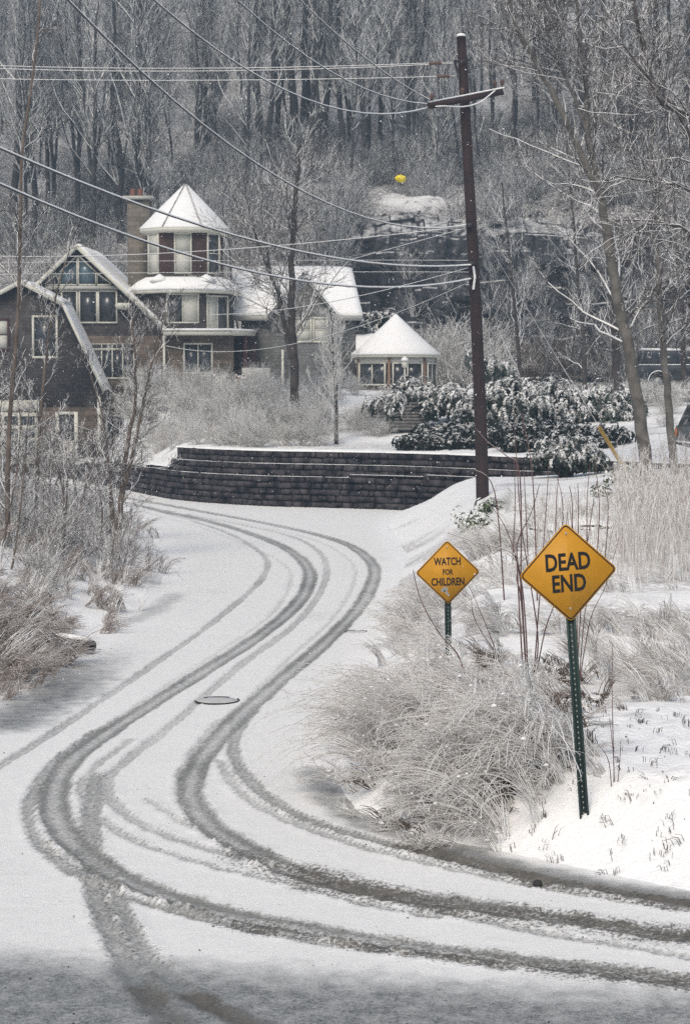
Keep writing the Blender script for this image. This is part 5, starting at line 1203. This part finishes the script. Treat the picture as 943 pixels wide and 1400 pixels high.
# reddish canes behind the dead-end sign
def canes(label, base_px, Y, stems, seed, r=.011, mat='cane'):
    b = P(*base_px, Y); z = gz(b[0], Y); o = thing('bare_cane_shrub', label, 'shrub', (b[0], Y, z))
    for pts in stems:
        q = path_px(pts, Y); q = q - np.array([b[0], Y, z]); q[0][2] = min(q[0][2], 0) - .05
        q[:, 1] += np.linspace(0, rl.uniform(-.25, .25), len(q)); p_ = smooth_path(q, 5); mb = MB(); mb.tube(p_, np.linspace(r, r*.4, len(p_)), 6); mb.build('cane', M[mat], o, True)
    return o
canes('purple-brown canes fanning up between the two signs', (722, 940), 24.5, [
    [(722,945),(717,880),(712,800),(702,750),(686,712),(668,690)], [(716,840),(706,770),(708,735),(724,700),(735,660)], [(728,945),(733,870),(738,800),(745,700),(750,620)],
    [(722,930),(718,850),(712,790),(700,757),(660,745),(612,730)], [(720,920),(712,820),(706,790),(716,765),(745,748)], [(730,930),(745,860),(765,800),(775,700)], [(726,935),(735,880),(725,800),(712,720),(706,640),(702,580)]], 1)
canes('thin canes leaning right behind the dead-end post', (792, 890), 23.5, [
    [(790,895),(800,840),(815,790),(828,745)], [(788,895),(806,850),(828,800),(846,735)], [(786,890),(795,800),(806,700),(812,655)], [(790,890),(788,800),(780,690)]], 2, .008)
canes('single dark cane arching left past the children sign', (642, 928), 23.5, [[(642,930),(628,900),(600,865),(575,820),(564,778)]], 3, .011)
canes('low thin canes arching by the foot of the children sign', (690, 880), 25.5, [[(686,885),(660,845),(640,800)], [(690,885),(650,850),(643,815)]], 4, .008)
canes('small upright twigs in the snow right of the dead-end post', (838, 1095), 18.3, [[(838,1098),(838,1040),(832,980)], [(839,1098),(845,1050),(846,1010)], [(836,1098),(830,1040),(812,1010)], [(840,1095),(837,960),(838,880)]], 5, .006)
canes('pale snowy cane crossing in front of the pole foot', (735, 690), 30, [[(712,700),(710,652),(690,622),(668,606),(648,585)], [(735,700),(728,650),(712,560)], [(690,700),(675,672),(645,640)]], 6, .013)
canes('row of thin upright stalks on the snow above the dead-end sign', (785, 720), 34, [[(x_, 735), (x_ + rl.uniform(-4, 4), 690), (x_ + rl.uniform(-10, 10), rl.uniform(625, 665))] for x_ in (758, 768, 782, 790, 803, 815, 826, 700, 722)], 7, .012)

# ------------------------------------------------------------------ grasses
def blades(base, head, L, th0, th1, rng, m=7, curve=1.2, r=.004, jit=.09):
    N = len(base); s = np.linspace(0, 1, m); th = th0[:, None] + (th1-th0)[:, None]*s[None]**curve
    hd = np.stack([np.cos(head), np.sin(head), 0*head], -1); pts = [base]
    for i in range(m-1):
        a = th[:, i][:, None]; hd = norm(hd + rng.normal(size=hd.shape)*jit*np.array([1, 1, .3]))
        pts.append(pts[-1] + (hd*np.sin(a) + np.array([0, 0, 1.])*np.cos(a))*(L/(m-1))[:, None])
    p = np.stack(pts, 1); rd = (r*rng.uniform(.7, 1.4, N))[:, None]*np.linspace(1, .45, m)[None]; return p, rd
def tussocks(rng, centres, n, Lr, headc, heads, t0r, t1r, rad, r, m=7):
    cs = np.repeat(np.asarray(centres), n, 0); N = len(cs); off = rng.normal(size=(N, 2))*rad
    bx, by = cs[:, 0] + off[:, 0], cs[:, 1] + off[:, 1]; bz, d = terrain(bx, by); ok = d > .02
    sc_ = np.repeat(rng.uniform(.75, 1.2, len(centres)), n)
    g_ = np.arange(N)//12; ng = g_.max()+1     # blades bunch into sheaves
    head = headc + (rng.normal(size=ng)*heads)[g_] + rng.normal(size=N)*.09 + np.repeat(rng.normal(size=len(centres))*.35, n)
    so = (rng.normal(size=(ng, 2))*rad)[g_]; bx, by = cs[:, 0] + so[:, 0] + off[:, 0]*.14, cs[:, 1] + so[:, 1] + off[:, 1]*.14; bz, d = terrain(bx, by); ok = d > .02
    Ls = rng.uniform(*Lr, ng)[g_]*rng.uniform(.75, 1.1, N)*sc_; t0 = rng.uniform(*t0r, ng)[g_] + rng.normal(size=N)*5; t1 = rng.uniform(*t1r, ng)[g_] + rng.normal(size=N)*9
    p, rd = blades(np.stack([bx, by, bz-.03], -1), head, Ls, np.radians(t0), np.radians(t1), rng, m, 1.15, r)
    return p[ok], rd[ok]
def clear_floor(p):                       # keep drooping tips on the snow, not under it
    x, y = p[..., 0].ravel(), p[..., 1].ravel(); z, _ = terrain(x, y, False); z = z.reshape(p.shape[:2]) + .012 + .05
    p[..., 2] = np.maximum(p[..., 2], z - .05*(np.arange(p.shape[1]) == 0)[None]); return p
def side_pts(rng, n, y0, y1, d0, d1, right=True):
    out = []
    edge = RIGHT if right else LEFT
    ey = np.array([q[1] for q in edge]); ex = np.array([q[0] for q in edge]); o = np.argsort(ey)
    while len(out) < n:
        Y = rng.uniform(y0, y1); X = np.interp(Y, ey[o], ex[o]) + (1 if right else -1)*rng.uniform(d0, d1); out.append((X, Y))
    return np.array(out)
rg = np.random.default_rng(77)
ch_ = []
# big drooping mounds by the road, heads combed to the left and down
def arcs(px_list, n, Lr, head, t0r, t1r, rad, r, m=9, spread=.62):
    c_ = np.array([(P(x, y, Y)[0], Y) for x, y, Y in px_list])
    p, r_ = tussocks(rg, c_, n, Lr, head, spread, t0r, t1r, rad, r, m); p = clear_floor(p); ch_.append((p, r_, 3))
    k = rg.random(len(p)) < .30; cp_, cr_ = p[k], r_[k]*1.5      # woody canes among the blades carry side twigs and snow
    a1, b1 = grow(cp_, cr_, 8, .25, 1, .20, 42, 4, (.6, 0, r*.55), .02, .3, .3, rg); ch_.append((clear_floor(a1), b1, 3))
    a2, b2 = grow(a1, b1, 2, .3, 1, .09, 45, 3, (.7, 0, r*.5), .0, .3, .3, rg); ch_.append((clear_floor(a2), b2, 3))
    k = rg.random(len(cp_)) < .5; CL.append(cp_[k, rg.integers(2, 6)])
HL = math.radians(196); CL = []
arcs([(690,1095,18.5),(725,1090,18.6),(760,1085,18.7),(785,1080,18.8),(700,1065,19.3),(745,1060,19.4),(775,1050,19.6)], 96, (.8, 1.85), HL, (15, 48), (105, 148), .16, .0052)
arcs([(590,1085,18.9),(620,1060,19.6),(650,1085,18.8),(560,1055,19.8)], 72, (.4, 1.1), HL, (12, 45), (100, 145), .17, .0050)
arcs([(640,1035,20.5),(680,1025,20.8),(715,1015,21.0),(750,1010,21.0),(600,1030,20.8),(560,1025,21.0),(530,1045,20.6)], 84, (.7, 1.7), HL, (18, 52), (105, 145), .18, .0055)
arcs([(610,985,22.4),(650,985,22.4),(690,980,22.5),(730,975,22.6),(580,990,22.4),(550,990,22.6)], 72, (.6, 1.4), HL, (22, 55), (105, 145), .2, .0058)
arcs([(590,945,24.4),(640,950,24.2),(690,945,24.3),(740,945,24.0),(600,920,25.8),(560,930,25.4)], 60, (.5, 1.1), HL, (20, 55), (100, 140), .2, .006)
arcs([(600,1110,18.5),(640,1105,18.5),(680,1110,18.3),(560,1080,19.3),(540,1050,20.3),(520,1030,21.2),(570,1010,21.6),(530,985,22.8),(540,960,23.8)], 48, (.35, .8), HL, (20, 60), (95, 140), .2, .005, 7, .8)
arcs([(x, 1000, Y) for x, Y in zip(rg.uniform(520, 800, 26), rg.uniform(18.6, 26, 26))], 24, (.2, .5), HL, (5, 55), (60, 130), .2, .0045, 5, 1.6)
c2 = side_pts(rg, 34, 26.5, 38, .35, 3.0); p, r = tussocks(rg, c2, 80, (.4, .8), math.radians(200), .7, (10, 50), (85, 140), .2, .006, 6); ch_.append((clear_floor(p), r, 3))
und = [(x, 1000, Y) for x, Y in zip(rg.uniform(520, 790, 60), rg.uniform(18.5, 26, 60))]; cu_ = np.array([(P(x, y, Y)[0], Y) for x, y, Y in und])
pu, ru = tussocks(rg, cu_, 60, (.15, .5), HL, 1.2, (5, 60), (50, 140), .22, .0048, 5)
tag(link('matted_grass', mesh_of('matted_grass', [(clear_floor(pu), ru, 3)], M['under'])), 'brown matted dead grass under the drooping icy stems', 'grass', None, 'stuff')
cl = np.vstack(CL); N = len(cl); ico = np.array([(0,0,1),(.9,0,.3),(.28,.85,.3),(-.72,.53,.3),(-.72,-.53,.3),(.28,-.85,.3),(0,0,-.25)]); Rc = rg.uniform(.012, .034, (N, 1, 1))*rg.uniform(.6, 1.3, (N, 7, 1))
V = (cl[:, None, :] + (0, 0, .006) + ico[None]*Rc*np.array([1.5, 1.1, .8])).reshape(-1, 3); Tn = np.array([(0,1,2),(0,2,3),(0,3,4),(0,4,5),(0,5,1),(6,2,1),(6,3,2),(6,4,3),(6,5,4),(6,1,5)])
me = bpy.data.meshes.new('snow_clumps'); fast_mesh(me, V, ((np.arange(N)*7)[:, None, None] + Tn[None]).reshape(-1, 3), True); me.materials.append(M['snow'])
tag(link('snow_clumps', me), 'little clumps of snow caught in the drooping grass', 'snow', None, 'stuff')
tag(link('drooping_grass', mesh_of('drooping_grass', ch_, M['grass'])), 'icy drooping dry grass between the road and the signs', 'grass', None, 'stuff')
ch_ = []
c3 = np.array([(P(x, 900, Y)[0], Y) for x, Y in [(rg.uniform(800, 990), rg.uniform(22.6, 28.5)) for _ in range(46)]])
p, r = tussocks(rg, c3, 72, (.35, .75), math.radians(190), 1.0, (5, 35), (60, 135), .2, .0052, 6); ch_.append((clear_floor(p), r, 3))
c4 = np.array([(P(x, 900, Y)[0], Y) for x, Y in [(rg.uniform(640, 990), rg.uniform(30, 46)) for _ in range(60)]])
p, r = tussocks(rg, c4, 60, (.2, .55), math.radians(190), 1.4, (5, 40), (50, 120), .3, .006, 5); ch_.append((clear_floor(p), r, 3))
# sparse tufts poking from the snow near the through road
c5 = np.array([(P(x, 1100, Y)[0], Y) for x, Y in [(rg.uniform(690, 1000), rg.uniform(17.1, 21.8)) for _ in range(70)]])
p, r = tussocks(rg, c5, 24, (.015, .12), math.radians(190), 2.0, (20, 89), (60, 150), .2, .003, 4); k_ = rg.random(len(p)) < rg.choice([.1, .3, .6], len(p)); p, r = p[k_], r[k_]; tufts = (clear_floor(p), r, 3)
tag(link('verge_grass', mesh_of('verge_grass', ch_, M['grass'])), 'frosted dry grass on the right bank behind the dead-end sign', 'grass', None, 'stuff')
tag(link('weed_tufts', mesh_of('weed_tufts', [tufts], M['weed'])), 'small dark weed tips poking through the snow by the dead-end post', 'weeds', None, 'stuff')
# tall reeds
ch_ = []; N = 800; px_ = rg.uniform(845, 1010, N); Yr = rg.uniform(31.5, 43, N); bx = (px_-471.5)/F*Yr*1.0; bz, _ = terrain(bx, Yr)
p, r = blades(np.stack([bx, Yr, bz-.05], -1), rg.uniform(0, 6.28, N), rg.uniform(.8, 1.75, N), np.radians(rg.uniform(0, 8, N)), np.radians(rg.uniform(4, 38, N)), rg, 6, 1.5, .0075); ch_.append((p, r, 3))
hp, hr2 = grow(p, r, 5, .72, 1, .22, 40, 4, (.7, 0, .005), .0, .3, .2, rg); ch_.append((hp, hr2, 3))
N = 420; px_ = rg.uniform(730, 850, N); Yr = rg.uniform(33, 44, N); bx = (px_-471.5)/F*Yr; bz, _ = terrain(bx, Yr)
p, r = blades(np.stack([bx, Yr, bz-.05], -1), rg.uniform(0, 6.28, N), rg.uniform(.25, .8, N), np.radians(rg.uniform(0, 12, N)), np.radians(rg.uniform(8, 60, N)), rg, 6, 1.5, .007); ch_.append((p, r, 3))
tag(link('tall_reeds', mesh_of('tall_reeds', ch_, M['reed'])), 'tall tawny snow-tipped reeds at the right edge', 'reeds', None, 'stuff')
# left bank
ch_ = []
c6 = side_pts(rg, 46, 26.6, 34, .25, 2.8, False); c6 = c6[np.hypot(c6[:, 0] - cu.location.x, (c6[:, 1] - 31.0)*.7) > .75]; p, r = tussocks(rg, c6, 104, (.4, .9), math.radians(-25), .8, (2, 40), (80, 140), .22, .0056, 6); ch_.append((clear_floor(p), r, 3))
c6 = side_pts(rg, 78, 32.5, 58, .4, 5.5, False); c6 = c6[np.hypot(c6[:, 0] - cu.location.x, (c6[:, 1] - 31.0)*.7) > .75]; p, r = tussocks(rg, c6, 80, (.3, .8), math.radians(-30), 1.4, (2, 40), (50, 130), .26, .0062, 5); ch_.append((clear_floor(p), r, 3))
c7 = np.array([(P(x, y, Y)[0], Y) for x, y, Y in [(x, 0, (H-.05)*F/(y-511)) for x, y in [(-10,955),(12,948),(35,940),(58,930),(75,922),(150,862),(165,855),(20,925),(50,910),(0,930),(60,898),(-20,940),(30,900),(50,882),(0,900)]]])
p, r = tussocks(rg, c7, 104, (.35, .8), math.radians(-35), .8, (5, 45), (85, 140), .2, .0054, 6); ch_.append((clear_floor(p), r, 3))
tag(link('bank_grass', mesh_of('bank_grass', ch_, M['grass_l'])), 'brown frosted grass tangled over the left bank', 'grass', None, 'stuff')
for i in range(26):
    q_ = side_pts(rg, 1, 34, 55, 1.2, 6.5, False)[0]
    put(BUSH_D[i % 3], 'bank_shrub', 'tangled bare shrub on the left bank beside the road', 'shrub', q_[0], q_[1], rt.uniform(.5, .95), 'bare shrubs on the left bank')
# green shrublets by the pole foot
for i, (x, y, Y, s) in enumerate([(640,690,44,.5),(670,684,45,.45),(655,700,42,.4),(848,655,50,.6),(820,668,47,.35),(868,690,43,.4)]):
    b = P(x, y, Y); z = gz(b[0], Y)
    evergreen(['small leafy green shrub left of the pole foot', 'small leafy green shrub right at the pole foot', 'smallest leafy shrub before the pole foot', 'leafy green shrub at the anchor of the yellow guard', 'tiny green plant in the snow left of the yellow guard', 'small green plant among the reeds by the leaning tree'][i], (b[0], Y, z), [(0, 0, s*.6, s), (s*.4, .1, s*.4, s*.7)], 60+i, 'leaf', [[(0, 0, -.1), (0, 0, s*.3), (.02, 0, s*.6)]], .10, 34, 14, 'leafy_shrub')

rq = np.random.default_rng(15); N = 900; Yg = 13.2 + 26*rq.random(N)**1.6; Xg = rq.uniform(-.19, .19, N)*Yg; zg_, dg = terrain(Xg, Yg); zr_ = np.where(dg < 0, .004, zg_ + .01); k_ = (dg < 0) & (rq.random(N) < .5) | (dg > .4) & (Xg > 1) & (Yg < 22)
c = np.stack([Xg, Yg, zr_], -1)[k_]; N = len(c); r = (.004 + .012*rq.random(N)**2.5)[:, None, None]; an = rq.uniform(0, 6.28, N)
b5 = np.array([(1, 0, 0), (.1, .8, 0), (-.9, .2, 0), (-.3, -.7, 0), (0, 0, .6)]); V = b5[None]*r*rq.uniform(.6, 1.4, (N, 5, 1)); ca_, sa_ = np.cos(an)[:, None], np.sin(an)[:, None]
V = np.stack([V[..., 0]*ca_ - V[..., 1]*sa_, V[..., 0]*sa_ + V[..., 1]*ca_, V[..., 2]], -1) + c[:, None]
Tn = np.array([(0,1,4),(1,2,4),(2,3,4),(3,0,4)]); me = bpy.data.meshes.new('road_grit'); fast_mesh(me, V.reshape(-1, 3), ((np.arange(N)*5)[:, None, None] + Tn[None]).reshape(-1, 3)); me.materials.append(M['iron'])
tag(link('road_grit', me), 'dark grit and leaf crumbs scattered on the snow', 'grit', None, 'stuff')
# ------------------------------------------------------------------ falling snow and hazy air
N = 9000; rf = np.random.default_rng(5); Yf = 17 + 67*rf.random(N)**.8; xf_ = rf.uniform(-.19, .19, N)*Yf; zf_ = H + rf.uniform(-.36, .21, N)*Yf
gzf, _ = terrain(xf_, Yf, False); ok = zf_ > gzf + .1; c = np.stack([xf_, Yf, zf_], -1)[ok]; N = len(c); r = (.0035 + .0045*rf.random(N))[:, None]
u = norm(rf.normal(size=(N, 3))); v_ = norm(np.cross(u, rf.normal(size=(N, 3)))); w3 = np.cross(u, v_)
V = np.stack([c+u*r, c-u*r, c+v_*r, c-v_*r, c+w3*r*1.5, c-w3*r*1.5], 1).reshape(-1, 3)
T_ = np.array([(0,2,4),(2,1,4),(1,3,4),(3,0,4),(2,0,5),(1,2,5),(3,1,5),(0,3,5)]); Q = (np.arange(N)*6)[:, None, None] + T_[None]
me = bpy.data.meshes.new('falling_snow'); fast_mesh(me, V, Q.reshape(-1, 3)); me.materials.append(M['flake'])
tag(link('falling_snow', me), 'fine snowflakes drifting down through the air', 'snowfall', None, 'stuff')
mh = bpy.data.materials.new('hazy_air'); mh.use_nodes = True; n = mh.node_tree.nodes; n.clear()
out = n.new('ShaderNodeOutputMaterial'); pv = n.new('ShaderNodeVolumePrincipled'); pv.inputs['Color'].default_value = (.58, .80, 1.0, 1); pv.inputs['Density'].default_value = .0021; pv.inputs['Anisotropy'].default_value = .2
mh.node_tree.links.new(pv.outputs[0], out.inputs['Volume'])
mb = MB(); mb.box(-1000, 1000, -560, 1100, -3, 125); tag(mb.build('haze', mh), 'thin cold snowy haze filling the valley air', 'haze', None, 'stuff')
